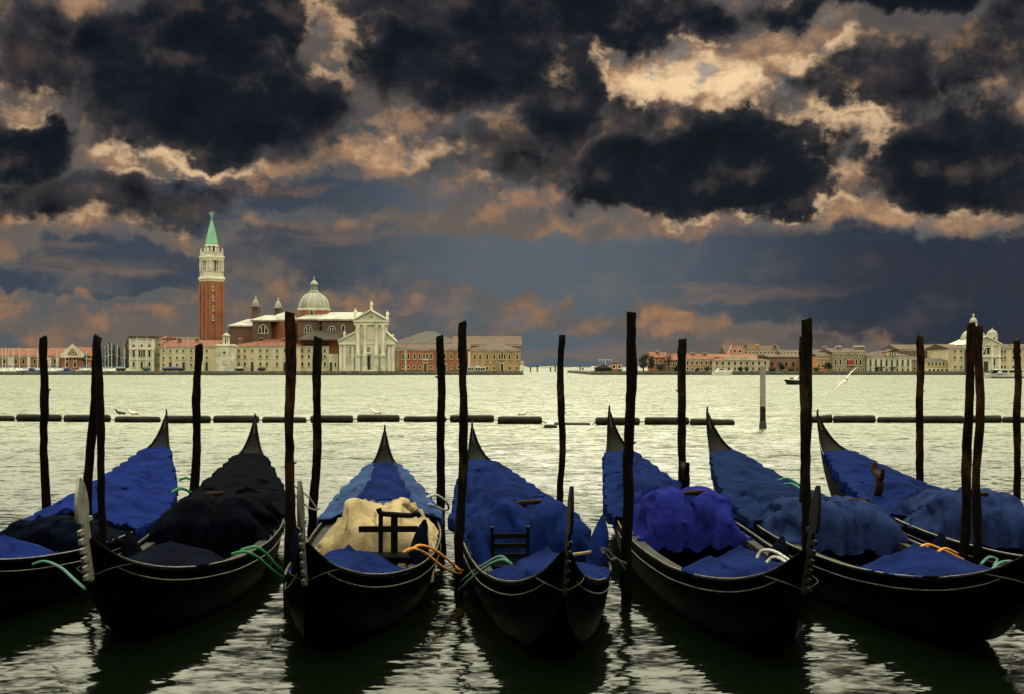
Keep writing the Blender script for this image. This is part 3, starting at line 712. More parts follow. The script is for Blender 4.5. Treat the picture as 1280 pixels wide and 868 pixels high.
# transept with a rounded end, choir
cb('choir_wall', 315.5, 338, 400, 465, 424, 26, 'brick_dark'); cb('crossing_wall', 372, 404, 398.5, 465, 418.5, 28, 'brick_dark')
tx, ty = wx(354.5, 430), 432.0
obj('transept_wall', MB().lathe(tx, ty, [(18.5 / F * 430, GZ), (18.5 / F * 430, wz(398.6, 416))], 28), M['brick'], root, smooth=40)
obj('transept_cornice', MB().lathe(tx, ty, [(18.6 / F * 430, wz(400.6, 416)), (19.6 / F * 430, wz(399.6, 416)), (19.8 / F * 430, wz(398.5, 416))], 28), M['istrian'], root, smooth=40)
obj('transept_roof', MB().lathe(tx, ty, [(20 / F * 430, wz(398.4, 416)), (9 / F * 430, wz(392, 426)), (.2, wz(390.6, 432))], 28), M['lead_pale'], root, smooth=40)
gab('choir_roof', 314, 345, 400, 394.0, 424, 26, 'lead_pale', .3); gab('crossing_roof', 371, 412, 398.6, 390.8, 418.5, 28, 'lead_pale', .3)
cb('sacristy_wall', 286, 315.4, 407, 465, 432, 20, 'brick_dark'); gab('sacristy_roof', 286, 316, 407, 399.0, 432, 20, 'lead_pale', .55)
window(root, wx(328.9, 424), 424, wz(411.5, 424), 3.1, 2.6, 'h'); window(root, wx(385.3, 418.5), 418.5, wz(411.5, 418.5), 2.5, 2.1, 'h'); window(root, wx(414.6, 416), 416, wz(411.4, 416), 2.4, 1.6, 'h')
window(root, wx(400.8, 418.5), 418.5, wz(411.5, 418.5), .7, 1.5, 'a', 'brick_dark'); window(root, wx(429, 416), 416, wz(410.5, 416), .8, 1.9, 'a')
# dome
Dd = 432.0; ux = Dd / F; dcx, dcy = wx(392.6, Dd), Dd
obj('drum', MB().lathe(dcx, dcy, [(19.4 * ux, wz(402, Dd)), (19.4 * ux, wz(388.6, Dd))], 32), M['brick'], root, smooth=40)
obj('drum_cornice', MB().lathe(dcx, dcy, [(19.5 * ux, wz(389.2, Dd)), (20.6 * ux, wz(388.2, Dd)), (20.8 * ux, wz(386.6, Dd)), (19.7 * ux, wz(386.2, Dd))], 32), M['istrian_clean'], root, smooth=40)
dp = [(19.6 * ux, wz(386.2, Dd))]
for i in range(1, 13):
    a_ = i / 12 * R(82); dp.append((19.6 * ux * math.cos(a_), wz(386.2 - 21.2 * math.sin(a_), Dd)))
dome = obj('dome', MB().lathe(dcx, dcy, dp, 32), M['lead'], root, smooth=60)
for i in range(16):
    th = 2 * math.pi * i / 16
    obj('dome_rib', MB().tube([(dcx + (r + .03) * math.cos(th), dcy + (r + .03) * math.sin(th), z) for r, z in dp], .11, 5), M['lead_pale'], dome)
for px in (392.9,):
    window(root, dcx, dcy - 19.4 * ux - .1, wz(392.5, Dd), 1.1, 1.9, 'a', pane='shutter_green')
lz = lambda p: wz(p, Dd)
obj('lantern_base', MB().lathe(dcx, dcy, [(6.2 * ux, lz(365.4)), (5.2 * ux, lz(363.6)), (4.4 * ux, lz(363.2))], 16), M['lead'], root, smooth=40)
for i in range(8):
    th = 2 * math.pi * (i + .5) / 8
    obj('lantern_pier', MB().lathe(dcx + 3.3 * ux * math.cos(th), dcy + 3.3 * ux * math.sin(th), [(.26, lz(363.2)), (.2, lz(356.4)), (.28, lz(356))], 6), M['lead'], root)
obj('lantern_cap', MB().lathe(dcx, dcy, [(4.9 * ux, lz(356)), (4.9 * ux, lz(355.2)), (4.0 * ux, lz(353.6)), (2.4 * ux, lz(351.6)), (.8 * ux, lz(350.2)), (.35 * ux, lz(349))], 16), M['lead_pale'], root, smooth=50)
obj('finial', MB().ball((dcx, dcy, lz(348.8)), .3).tube([(dcx, dcy, lz(348.8)), (dcx, dcy, lz(345))], .1, 6).box(dcx - .35, dcx + .35, dcy - .06, dcy + .06, lz(346.9), lz(346.3)), M['copper'], root)
for px, yb, yt in ((319.6, 401, 369.5), (347.8, 393, 371.5)):
    Dt = 438.0; ut = Dt / F; x, y = wx(px, Dt), Dt; z = lambda p: wz(p, Dt)
    h = yb - yt
    t_ = obj('turret', MB().box(x - 4.2 * ut, x + 4.2 * ut, y - 1.1, y + 1.1, z(yb + 8), z(yt + 21.5)), M['brick_dark'], root)
    for sx_ in (-1, 0, 1):
        for sy_ in (-1, 1):
            w_ = .34 if sx_ else .14
            obj('turret_pier', MB().box(x + sx_ * 3.4 * ut - w_, x + sx_ * 3.4 * ut + w_, y + sy_ * .9 - .2, y + sy_ * .9 + .2, z(yt + 21.5), z(yt + 14.2)), M['brick_dark'], t_)
    obj('turret_cap', MB().box(x - 4.8 * ut, x + 4.8 * ut, y - 1.3, y + 1.3, z(yt + 14.2), z(yt + 12.8)).lathe(x, y, [(4.2 * ut, z(yt + 12.8)), (3.9 * ut, z(yt + 10)), (2.6 * ut, z(yt + 7)), (1.5 * ut, z(yt + 5)), (.8 * ut, z(yt + 3.5)), (1.1 * ut, z(yt + 2.2)), (.2 * ut, z(yt))], 12), M['lead_pale'], t_, smooth=40)

# brick range right of the church
D = DB
b = bld('rear_range', 'big hipped dark roof block rising behind the brick range beside the church', 440, 488, 578, 430, 414.2, 30, 'plaster_pink', 'tiles_grey', 'hip', group=GI)
row(b, 440, 432.5, 2, 2, (497, 504, 510, 516, 521, 534.5))
b = bld('rear_range', 'lower old tiled roof block behind the ochre end of the brick range', 436, 566, 650.8, 431, 420.5, 26, 'plaster_red', 'tiles_old', 'gable', group=GI)
b = bld('brick_range', 'red plastered range with a stone arched doorway right of the church', D, 493.4, 586, 436.5, 430.3, 18, 'plaster_red', 'tiles_old', group=GI)
obj('pilaster', MB().box(wx(493.6, D), wx(499, D), D - .15, D - .002, GZ, wz(437.5, D)), M['plaster_grey'], b); obj('pilaster', MB().box(wx(506, D), wx(508, D), D - .15, D - .002, GZ, wz(437.5, D)), M['istrian'], b)
row(b, D, 445.5, 6.4, 2.1, (503.7, 510.6, 518.3, 524.6, 530, 533.6, 539, 556, 563.8, 572.9, 580.5), 'a'); row(b, D, 459.2, 3.4, 2.4, (503.3, 510.4, 517.9, 525.2, 538.9, 564.2, 573), 'a')
row(b, D, 460.4, 10.4, 3.4, (531.7, 556.3), 'd', pane='doorwood')
obj('door_surround', MB().box(wx(527.5, D), wx(536, D), D - .35, D - .23, wz(453.8, D), wz(452.6, D)), M['istrian_clean'], b)
obj('balcony', MB().box(wx(528, D), wx(535.6, D), D - .9, D - .003, wz(450.6, D), wz(449.8, D)), M['istrian_clean'], b)
b = bld('ochre_range', 'ochre plastered end block with a pointed triple window at the tip of the island', D - 1, 586.2, 650.8, 437.4, 428.8, 26, 'plaster_ochre', 'tiles_old', 'hip', group=GI)
obj('quoin', MB().box(wx(585.4, D), wx(588, D), D - 1.2, D - 1.003, GZ, wz(438, D)), M['istrian'], b)
row(b, D - 1, 446.3, 6.4, 2.1, (593.5, 600.2, 609.1, 617.9, 637, 646.6), 'a'); row(b, D - 1, 446.0, 6.4, 1.9, (624.6, 630.8), 'a'); row(b, D - 1, 444.8, 8.8, 2.0, (627.7,), 'a')
row(b, D - 1, 460.5, 3.6, 2.4, (609.1, 617.9, 637, 646.3)); row(b, D - 1, 460.2, 10.4, 3.2, (627.5,), 'd', pane='doorwood')
for px in (596.5, 604.5, 613.2, 622): window(b, wx(px, D - 1), D - 1, wz(453.4, D - 1), .28, .28, 'o')
# landing stage with a dark kiosk
D = 402.5
root = empty('landing_stage', (wx(595, D), D, GZ)); tag(root, 'white roofed waterbus landing kiosk in front of the ochre end block', 'kiosk')
for xa, xb in ((582.5, 591.5), (594.5, 606.5)):
    obj('roof', MB().prism([(wx(xa, D) - .3, wz(460, D)), (wx(xb, D) + .3, wz(460, D)), (wx(xb, D), wz(458.6, D)), (wx(xa, D), wz(458.6, D))], D - .3, D + 3), M['paint_white'], root)
    obj('cabin', MB().box(wx(xa, D), wx(xb, D), D, D + 2.8, GZ + .3, wz(460, D)), M['boat_dark'], root)
    obj('base', MB().box(wx(xa, D), wx(xb, D), D - .1, D + 2.9, GZ, GZ + .3), M['paint_white'], root)
    for k in range(5):
        x = wx(xa + (xb - xa) * k / 4, D); obj('post', MB().box(x - .07, x + .07, D - .2, D - .06, GZ + .02, wz(460, D)), M['paint_white'], root)
x = wx(596.7, D); obj('gable_sign', MB().prism([(x - .8, wz(458.5, D)), (x + .8, wz(458.5, D)), (x, wz(456.6, D))], D - .2, D + .3), M['paint_white'], root)
root = empty('harbour_tower', (wx(652.6, 404), 404, GZ)); tag(root, 'small white harbour light on the island tip at its right corner', 'tower', 'harbour lights')
x = wx(652.6, 404)
obj('wall', MB().lathe(x, 404, [(.75, GZ), (.6, wz(455.5, 404))], 12), M['istrian_clean'], root, smooth=40); obj('lantern', MB().lathe(x, 404, [(.8, wz(455.5, 404)), (.8, wz(455, 404)), (.4, wz(454.6, 404)), (.4, wz(453, 404)), (.55, wz(452.8, 404)), (.05, wz(451.8, 404))], 12), M['lead_pale'], root, smooth=40)

# ------------------------------------------------------------------ far waterfront on the right
GR = 'houses along the far waterfront'
D = DB
def wins(b, D, py, hp, wp, a, z, n, st='r', **k): row(b, D, py, hp, wp, [a + (z - a) * i / (n - 1) for i in range(n)], st, **k)
b = bld('brick_house', 'rusty red house half behind the bushes, first house left of the pink rows', D + 14, 815, 834, 447, 440.5, 14, 'plaster_red', 'tiles', corn=False)
wins(b, D + 14, 452, 3.6, 2, 818, 831, 3); chimney(b, 822, 440, D + 18)
b = bld('long_house', 'grey brown house with an orange tiled roof behind bare trees', D + 10, 834, 860, 450.5, 442.2, 16, 'brick_brown', 'tiles', corn=False)
wins(b, D + 10, 456, 3.6, 2, 837, 857, 5)
b = bld('pink_house', 'pink plastered house with dark windows just left of the cream villa', D + 2, 857, 891, 449.2, 442.5, 14, 'plaster_pink', 'tiles')
wins(b, D + 2, 454, 4.2, 2.2, 859.5, 888.5, 6); wins(b, D + 2, 461.5, 3.4, 2.0, 859.5, 888.5, 6)
chimney(b, 866, 442, D + 7); chimney(b, 881, 442, D + 7)
b = bld('cream_villa', 'long cream villa with two rows of arched windows and a raised parapet', D, 891, 961.5, 450.3, 445.5, 16, 'plaster_cream', 'tiles', 'hip')
obj('parapet', MB().box(wx(907, D), wx(946, D), D - .1, D + 3, wz(450, D), wz(447.2, D)).box(wx(906.4, D), wx(946.6, D), D - .3, D + 3, wz(447.2, D), wz(446.6, D)), M['istrian_clean'], b)
wins(b, D, 454.3, 4.4, 2.4, 896, 956.5, 9, 'a'); wins(b, D, 461.3, 4, 2.2, 896, 956.5, 9, 'a')
obj('string_course', MB().box(wx(891, D), wx(961.5, D), D - .15, D - .002, wz(458.2, D), wz(457.6, D)), M['istrian_clean'], b)
b = bld('red_roofed_house', 'low house with a broad red roof rising behind the cream villa', D + 24, 893, 948, 447, 442.8, 20, 'brick_brown', 'tiles', corn=False)
b = bld('loft_house', 'tall gabled brick loft with a long row of attic windows on the skyline', D + 46, 909, 978, 444.6, 432.3, 18, 'brick_brown', 'tiles_old', corn=False, slopef=.5)
wins(b, D + 46, 441.2, 2.4, 1.8, 914, 974, 14)
obj('gable_wall', MB().prism([(wx(909, D + 46), wz(444, D + 46)), (wx(931, D + 46), wz(444, D + 46)), (wx(931, D + 46), wz(436, D + 46)), (wx(914.5, D + 46), wz(431.6, D + 46))], D + 45, D + 47.5), M['plaster_pink'], b)
for px in (918.5, 925): window(b, wx(px, D + 45), D + 45, wz(439, D + 45), .7, 1.1)
chimney(b, 932, 431.5, D + 52); chimney(b, 947, 432, D + 52, m='plaster_orange'); chimney(b, 969, 432, D + 52)
b = bld('terrace', 'pale upper terrace house beside the tall loft on the skyline', D + 40, 978, 1006, 443.5, 437.6, 14, 'plaster_pale', 'tiles_old', corn=False)
wins(b, D + 40, 441.2, 2.0, 1.6, 981, 1003, 6)
b = bld('brick_warehouse', 'dark roofless looking brick warehouse with small arches behind green bushes', D + 8, 961.5, 1022, 446.5, 443.4, 18, 'brick_brown', 'tiles_old', corn=False)
wins(b, D + 8, 455.2, 5, 2.8, 965, 1018, 7, 'a', frame='brick'); wins(b, D + 8, 462, 3, 2.2, 965, 1018, 6, frame='brick')
b = bld('long_roof_house', 'long low house with a rust coloured roof and square chimneys behind the orange house', D + 26, 1012, 1050, 443.2, 437, 14, 'plaster_pink', 'tiles_old', corn=False)
chimney(b, 1031, 434.5, D + 30, 2.2, 1.1); chimney(b, 1046, 436, D + 30)
b = bld('orange_house', 'bright orange house with three rows of small windows beside a round tree', D, 1021, 1040.6, 443.6, 440.8, 14, 'plaster_orange', 'tiles_old')
wins(b, D, 446.3, 2.6, 1.7, 1023.5, 1036, 4); wins(b, D, 451, 2.6, 1.7, 1023.5, 1036, 4); wins(b, D, 457.5, 3.6, 2.0, 1023.5, 1037, 4)
b = bld('grey_palazzo', 'tall grey brown palazzo with red banners hanging from its middle windows', D - 1, 1040.8, 1082, 440.5, 435.5, 18, 'plaster_grey', 'tiles_old')
wins(b, D - 1, 445.4, 3, 1.8, 1044.5, 1078, 6, frame='plaster_cream'); row(b, D - 1, 453.2, 6.6, 2.2, (1044.5, 1075.5), 'a', frame='plaster_cream'); row(b, D - 1, 453.2, 6.4, 2.0, (1050.5, 1070.5), 'r', frame='plaster_cream'); wins(b, D - 1, 462.2, 3.2, 1.8, 1043.5, 1079, 7, frame='plaster_cream')
for px in (1059.6, 1062.4, 1065.2):
    window(b, wx(px, D - 1), D - 1, wz(453, D - 1), .5, 1.7, 'a', frame='plaster_cream')
    obj('banner', MB().prism([(wx(px, D) - .28, wz(455.8, D)), (wx(px, D) + .28, wz(455.8, D)), (wx(px, D) + .25, wz(451.2, D)), (wx(px, D) - .25, wz(451.2, D))], D - 1.5, D - 1.42), M['banner_red'], b)
obj('balcony', MB().box(wx(1057.6, D), wx(1067.4, D), D - 1.8, D - 1.003, wz(457.2, D), wz(456.2, D)), M['plaster_cream'], b)
for px in (1049, 1071, 1078): chimney(b, px, 434.2, D + 5, 1.6, 1.2, 'plaster_grey')
b = bld('white_palazzo', 'white palazzo with tall dark shuttered windows and a central roof dormer', D - 2, 1084, 1139.4, 445.8, 438.6, 18, 'plaster_white', 'tiles_old', 'hip')
wins(b, D - 2, 447.6, 1.5, 1.3, 1088, 1135, 8); wins(b, D - 2, 454.2, 8.6, 2.4, 1088, 1135, 8, 'a', pane='shutter_green'); wins(b, D - 2, 462.6, 3.2, 2.0, 1088, 1135, 8)
obj('balcony', MB().box(wx(1093.5, D), wx(1102, D), D - 3.2, D - 2.003, wz(460, D), wz(458.8, D)).box(wx(1110, D), wx(1117, D), D - 3.2, D - 2.003, wz(460, D), wz(458.8, D)), M['iron'], b)
dm = obj('dormer', MB().box(wx(1108, D), wx(1120, D), D - 1.6, D + 5, wz(446, D), wz(440, D)), M['plaster_yellow'], b)
obj('dormer_roof', MB().prism([(wx(1107, D), wz(440, D)), (wx(1121, D), wz(440, D)), (wx(1114, D), wz(436.6, D))], D - 2, D + 5), M['tiles_old'], dm)
for px in (1111, 1114, 1117): window(b, wx(px, D), D - 1.6, wz(443, D), .4, 1.0, 'a')
b = bld('tenement', 'wide plain brown tenement with a flat roofline behind the yellow house', D + 20, 1124, 1187, 437, 431.0, 20, 'brick_brown', 'tiles_old')
wins(b, D + 20, 441.2, 2.6, 1.5, 1128, 1184, 12, frame='plaster_grey'); wins(b, D + 20, 446.6, 2.6, 1.5, 1143, 1184, 9, frame='plaster_grey')
b = bld('dark_house', 'shaded grey house wedged between the white palazzo and the yellow house', D + 4, 1139.6, 1157, 450.5, 446, 12, 'plaster_grey', 'tiles_old', corn=False)
wins(b, D + 4, 454.5, 3.4, 1.8, 1143, 1154, 3, frame='plaster_cream'); wins(b, D + 4, 461, 3.4, 1.8, 1143, 1154, 3, frame='plaster_cream')
b = bld('yellow_house', 'small yellow house with green shutters and a white ground floor', D, 1157.2, 1186.4, 451.2, 448.4, 12, 'plaster_yellow', 'tiles_old')
wins(b, D, 455.4, 4.4, 2.2, 1161, 1184, 6, pane='shutter_green'); obj('ground_floor', MB().box(wx(1157, D), wx(1186.5, D), D - .12, D - .003, GZ, wz(460.6, D)), M['plaster_white'], b)
wins(b, D - .12, 463, 3.0, 2.6, 1162, 1183, 5, pane='doorwood')
b = bld('hospice_wing', 'pale plain hospice wing just left of the small domed church', D - 2, 1186.6, 1205.6, 435.6, 430.5, 24, 'plaster_cream', 'tiles_old')
for py in (439, 447.4, 459): row(b, D - 2, py, 3.6, 2.0, (1193.8, 1201.5))
b = bld('hospice_wing', 'pale plain hospice wing just right of the small domed church', D - 2, 1246.6, 1400, 435.6, 430.5, 24, 'plaster_cream', 'tiles_old')
for py in (439.5, 447.6, 459): row(b, D - 2, py, 3.6, 2.0, (1248, 1252, 1256.2, 1266.5, 1271, 1275.6, 1284, 1290, 1300, 1310))
chimney(b, 1262.6, 432.5, D + 4)
# the domed church between the hospice wings
root = empty('domed_church', (wx(1226, D), D + 12, GZ)); tag(root, 'small white church with a round dome and lantern at the right of the far shore', 'church')
obj('front_wall', MB().box(wx(1206, D), wx(1246.2, D), D - 3, D + 18, GZ, wz(431, D)), M['plaster_white'], root)
obj('pediment', MB().prism([(wx(1205, D), wz(431, D)), (wx(1247, D), wz(431, D)), (wx(1228, D), wz(421.4, D))], D - 3.2, D + 18), M['istrian'], root)
pc = MB()
for s, xe in ((-1, 1204.4), (1, 1247.6)):
    q = [(wx(xe, D), wz(431.4, D)), (wx(1228, D), wz(421.6, D)), (wx(1228, D), wz(420.2, D)), (wx(xe, D), wz(430, D))]
    pc.prism(q if s < 0 else q[::-1], D - 3.7, D - 3.2)
obj('pediment_cornice', pc, M['istrian_clean'], root)
obj('entablature', MB().box(wx(1205.4, D), wx(1246.8, D), D - 3.5, D - 3.003, wz(447, D), wz(445.4, D)).box(wx(1205.4, D), wx(1246.8, D), D - 3.4, D - 3.003, wz(432.4, D), wz(431.2, D)), M['istrian_clean'], root)
for px in (1207.6, 1218.6, 1235.6, 1244.6): obj('pilaster', MB().box(wx(px, D) - .4, wx(px, D) + .4, D - 3.25, D - 3.003, GZ, wz(432.4, D)), M['istrian_clean'], root)
window(root, wx(1231, D), D - 3, wz(439, D), 3.2, 2.0, 'h'); window(root, wx(1222.5, D), D - 3, wz(439, D), 2.2, 2.0, 'h')
window(root, wx(1228, D), D - 3, wz(458.6, D), 1.5, 3.4, 'd', pane='doorwood'); window(root, wx(1238, D), D - 3, wz(453, D), .8, 2.2, 'a'); window(root, wx(1213, D), D - 3, wz(453, D), .8, 2.2, 'a')
Dd = D + 14; ux = Dd / F; x, y = wx(1216.8, Dd), Dd; z = lambda p: wz(p, Dd)
obj('drum', MB().lathe(x, y, [(16 * ux, z(434)), (16 * ux, z(428)), (16.6 * ux, z(427.4)), (16.6 * ux, z(426.6))], 28), M['plaster_white'], root, smooth=40)
dm = obj('dome', MB().lathe(x, y, [(16 * ux, z(426.6))] + [(16 * ux * math.cos(R(8 * i)), z(426.6 - 15.4 * math.sin(R(8 * i)))) for i in range(1, 11)], 28), M['lead_pale'], root, smooth=60)
for i in range(8):
    th = 2 * math.pi * (i + .5) / 8
    obj('lantern_pier', MB().lathe(x + 3.4 * ux * math.cos(th), y + 3.4 * ux * math.sin(th), [(.32, z(411.4)), (.28, z(403.8)), (.36, z(403.2))], 6), M['istrian_clean'], root)
obj('lantern_core', MB().lathe(x, y, [(5.2 * ux, z(412.4)), (5 * ux, z(411)), (2.2 * ux, z(410.8)), (2.2 * ux, z(403.4))], 12), M['plaster_grey'], root)
obj('lantern_cap', MB().lathe(x, y, [(4.8 * ux, z(403.4)), (4.8 * ux, z(402.4)), (4.3 * ux, z(400.4)), (2.8 * ux, z(398.2)), (1.0 * ux, z(397.2)), (.8 * ux, z(396.6)), (1.2 * ux, z(395.6)), (.3 * ux, z(394.8))], 14), M['lead_pale'], root, smooth=50)
obj('cross', MB().box(x - .1, x + .1, y - .08, y + .08, z(395), z(392.2)).box(x - .4, x + .4, y - .08, y + .08, z(393.8), z(393.2)), M['istrian_clean'], root)
x, y = wx(1240.2, Dd - 6), Dd - 6
obj('turret_drum', MB().lathe(x, y, [(6.2 * ux, z(434)), (6.2 * ux, z(420.8)), (6.9 * ux, z(420.4)), (6.9 * ux, z(419.6))], 18), M['plaster_white'], root, smooth=40)
for i in range(7):
    th = 2 * math.pi * i / 7 - math.pi / 2
    window(root, x + 6.22 * ux * math.cos(th), y + 6.22 * ux * math.sin(th), z(425), .5, 1.5, 'a', rz=th + math.pi / 2)
obj('turret_dome', MB().lathe(x, y, [(6.4 * ux, z(419.6))] + [(6.4 * ux * math.cos(R(9 * i)), z(419.6 - 6.6 * math.sin(R(9 * i)))) for i in range(1, 10)] + [(.25, z(412.4)), (.3, z(411.8)), (.05, z(410.6))], 18), M['lead_pale'], root, smooth=60)

# low landing jetty with a hut at the mouth of the canal
D = 404
root = empty('boat_hut', (wx(754, D), D, GZ)); tag(root, 'dark timber hut with a low gable roof at the left end of the far quay', 'hut')
xa, xb = wx(744.5, D), wx(763.5, D)
obj('wall', MB().box(xa, xb, D, D + 6, GZ - .1, wz(460, D)), M['boat_dark'], root); obj('roof', MB().prism([(xa - .5, wz(460.4, D)), (xb + .5, wz(460.4, D)), ((xa + xb) / 2, wz(455.4, D))], D - .4, D + 6.4), M['tiles_grey'], root)
for k in range(4): x = xa + (xb - xa) * (k + .5) / 4; obj('opening', MB().box(x - .5, x + .5, D - .05, D - .004, GZ + .1, wz(461.4, D)), M['pane'], root)
mm = MB(); x = wx(756.5, 409)
mm.tube([(x, 409, GZ), (x, 409, wz(449, 409))], .12, 6).box(x - 2.2, x + 2.2, 408.9, 409.1, wz(450.2, 409), wz(449.6, 409))
for k in range(5): mm.tube([(x - 2.2 + k * 1.1, 408.8, wz(449.8, 409)), (x - 1.5 + k * .8, 408.8, wz(453, 409))], .06, 5)
tag(obj('signal_mast', mm, M['mast_metal'], loc=(x, 409, GZ)), 'pale signal mast with a crossbar above the dark timber hut', 'mast')
root = empty('red_cabin', (wx(771.6, D), D, GZ)); tag(root, 'small red site cabin beside the dark timber hut', 'cabin')
xa, xb = wx(765, D), wx(778.5, D)
obj('wall', MB().box(xa, xb, D + 2, D + 6, GZ, wz(454.6, D)), M['plaster_orange'], root); obj('roof', MB().box(xa - .15, xb + .15, D + 1.8, D + 6.2, wz(454.6, D), wz(453.9, D)), M['tiles'], root)
for px in (768, 775): window(root, wx(px, D), D + 2, wz(458.4, D), .8, .9)
obj('awning', MB().prism([(wx(772, D), wz(461.6, D)), (wx(779, D), wz(461.6, D)), (wx(779, D), wz(460.4, D)), (wx(772, D), wz(460.4, D))], D + .6, D + 1.99), M['paint_white'], root)

# ------------------------------------------------------------------ trees
def leafball(m, c, r, n, sz, rr, sc=(1, 1, 1)):
    for _ in range(n):
        d = Vector((rr.gauss(0, 1), rr.gauss(0, 1), rr.gauss(0, 1))).normalized() * (rr.uniform(.35, 1.0) ** .6) * r
        p = Vector(c) + Vector((d.x * sc[0], d.y * sc[1], d.z * sc[2]))
        a = Vector((rr.gauss(0, 1), rr.gauss(0, 1), rr.gauss(0, 1))).normalized(); b_ = a.orthogonal().normalized() ; s = sz * rr.uniform(.6, 1.4)
        a *= s; b_ *= s * .7
        m.add([p - a, p - b_, p + a * .9, p + b_], [(0, 1, 2, 3)], 0 if rr.random() < .6 else 1)
def tree(px, pb, pt, wpx, D, label, seed, kind='round', name='tree', group='trees and bushes on the far shores', mats=('leaf', 'leaf_dark'), zb=GZ):
    rr = random.Random(seed); x = wx(px, D); z1 = wz(pt, D); h = z1 - zb; w = wpx / F * D / 2
    root = empty(name, (x, D, zb)); tag(root, label, 'tree' if name != 'bush' else 'bush', group)
    tk = MB(); top = zb + h * (.75 if kind != 'bush' else .5)
    tk.tube([(x, D, zb - .1), (x + rr.uniform(-.1, .1), D, zb + h * .3), (x + rr.uniform(-.3, .3), D, top)], [.05 * h ** .7 + .06, .04 * h ** .7 + .04, .03], 7)
    for _ in range(6 if kind != 'cone' else 3):
        a = rr.uniform(0, 6.28); q = rr.uniform(.25, .5) * h
        tk.tube([(x, D, zb + q), (x + w * .4 * math.cos(a), D + w * .4 * math.sin(a), zb + q + h * .15), (x + w * .75 * math.cos(a), D + w * .7 * math.sin(a), zb + q + h * rr.uniform(.2, .38))], [.10, .06, .02], 5)
    obj('trunk', tk, M['bark'], root)
    cr = MB()
    if kind == 'cone':
        for i in range(16):
            f = i / 15; r = w * (1 - f) ** .6 * (.9 if f > .08 else .7) + .12
            leafball(cr, (x + rr.uniform(-.2, .2) * w, D + rr.uniform(-.2, .2) * w, zb + h * (.06 + .92 * f)), r, 46, .16 * (1 + w * .12), rr, (1, 1, 1.3))
    elif kind == 'bare':
        for _ in range(70):
            a = rr.uniform(0, 6.28); q = rr.uniform(.3, .8) * h; l = rr.uniform(.4, 1.0) * w
            cr.tube([(x + .2 * l * math.cos(a), D + .2 * l * math.sin(a), zb + q), (x + .6 * l * math.cos(a + .2), D + .6 * l * math.sin(a), zb + q + .14 * h), (x + l * math.cos(a + .3), D + l * math.sin(a), zb + min(h, q + .3 * h))], [.045, .035, .015], 4)
    else:
        n = 16 if kind == 'round' else 20
        for i in range(n):
            a = rr.uniform(0, 6.28); q = rr.random() ** .5
            zz = zb + h * (rr.uniform(.34, .86) if kind == 'round' else rr.uniform(.22, .8))
            k = 1 - abs((zz - zb) / h - .55) * 1.1
            leafball(cr, (x + w * .68 * q * k * math.cos(a), D + w * .68 * q * k * math.sin(a), zz), rr.uniform(.28, .42) * min(w, h * .55), 60, .17 * (1 + w * .06), rr, (1, 1, .85))
    obj('crown' if kind != 'bare' else 'branches', cr, [M[mats[0]], M[mats[1]]] if kind != 'bare' else M['bare_twig'], root)
tree(106.5, 462, 440, 9, 440, 'dark round tree right beside the white edged gable', 1)
for i, (px, pt, w, l) in enumerate(((131.5, 431, 6, 'dark cypress among the masts, leftmost of the dense row'), (136.5, 429, 6.5, 'tallest dark cypress in the row behind the masts'),
        (142.5, 430.5, 6.5, 'dark cypress right of the tallest one behind the masts'), (148.5, 434, 6, 'shorter dark cypress near the middle of the masts'), (158.5, 423.5, 7, 'tall dark cypress standing against the arched palazzo'))):
    tree(px, 464, pt, w, 438, l, 10 + i, 'cone', mats=('leaf_dark', 'leaf'))
tree(120, 464, 441, 10, 442, 'low dark tree behind the marina left of the cypress row', 21, mats=('leaf_dark', 'leaf'))
tree(804.5, 465, 438.5, 15, 420, 'big dark evergreen at the left end of the far houses', 31, 'bush', mats=('leaf_dark', 'leaf'))
tree(814, 465, 441.5, 15, 417, 'slightly lower dark evergreen right of the biggest one', 32, 'bush', mats=('leaf_dark', 'leaf'))
tree(825, 465, 454, 12, 414, 'low green bush at the foot of the rusty red house', 33, 'bush', 'bush')
tree(835.5, 465, 441, 13, 413, 'bare winter tree in front of the orange tiled roof', 34, 'bare', 'bare_tree')
tree(846, 465, 456, 11, 409, 'low green bush under the bare winter tree', 35, 'bush', 'bush')
tree(872, 465, 459.5, 9, 408, 'small dark bush by the pink house, left of a pair', 36, 'bush', 'bush'); tree(884, 465, 458.5, 9, 408, 'small dark bush by the pink house, right of a pair', 37, 'bush', 'bush')
tree(925.5, 466, 458, 7.5, 407, 'round clipped tree before the cream villa, left of two', 38, 'bush', 'clipped_tree', mats=('leaf_dark', 'leaf')); tree(933.4, 466, 457, 6.5, 407, 'round clipped tree before the cream villa, right of two', 39, 'bush', 'clipped_tree', mats=('leaf_dark', 'leaf'))
tree(965, 466, 459.5, 14, 408, 'wide green bush before the left end of the dark brick warehouse', 40, 'bush', 'bush'); tree(977, 466, 453, 10, 411, 'upright dark tree before the brick warehouse', 41, 'round', mats=('leaf_dark', 'leaf')); tree(990, 466, 460, 13, 408, 'wide green bush before the middle of the brick warehouse', 42, 'bush', 'bush')
tree(1020, 466, 459, 12, 408, 'low green bush below the orange house', 43, 'bush', 'bush'); tree(1035.4, 466, 452.6, 13, 408, 'round leafy tree between the orange house and the grey palazzo', 44, 'round')
tree(1096, 466, 458.5, 6, 407, 'small dark potted tree before the white palazzo', 45, 'bush', 'bush', mats=('leaf_dark', 'leaf'))

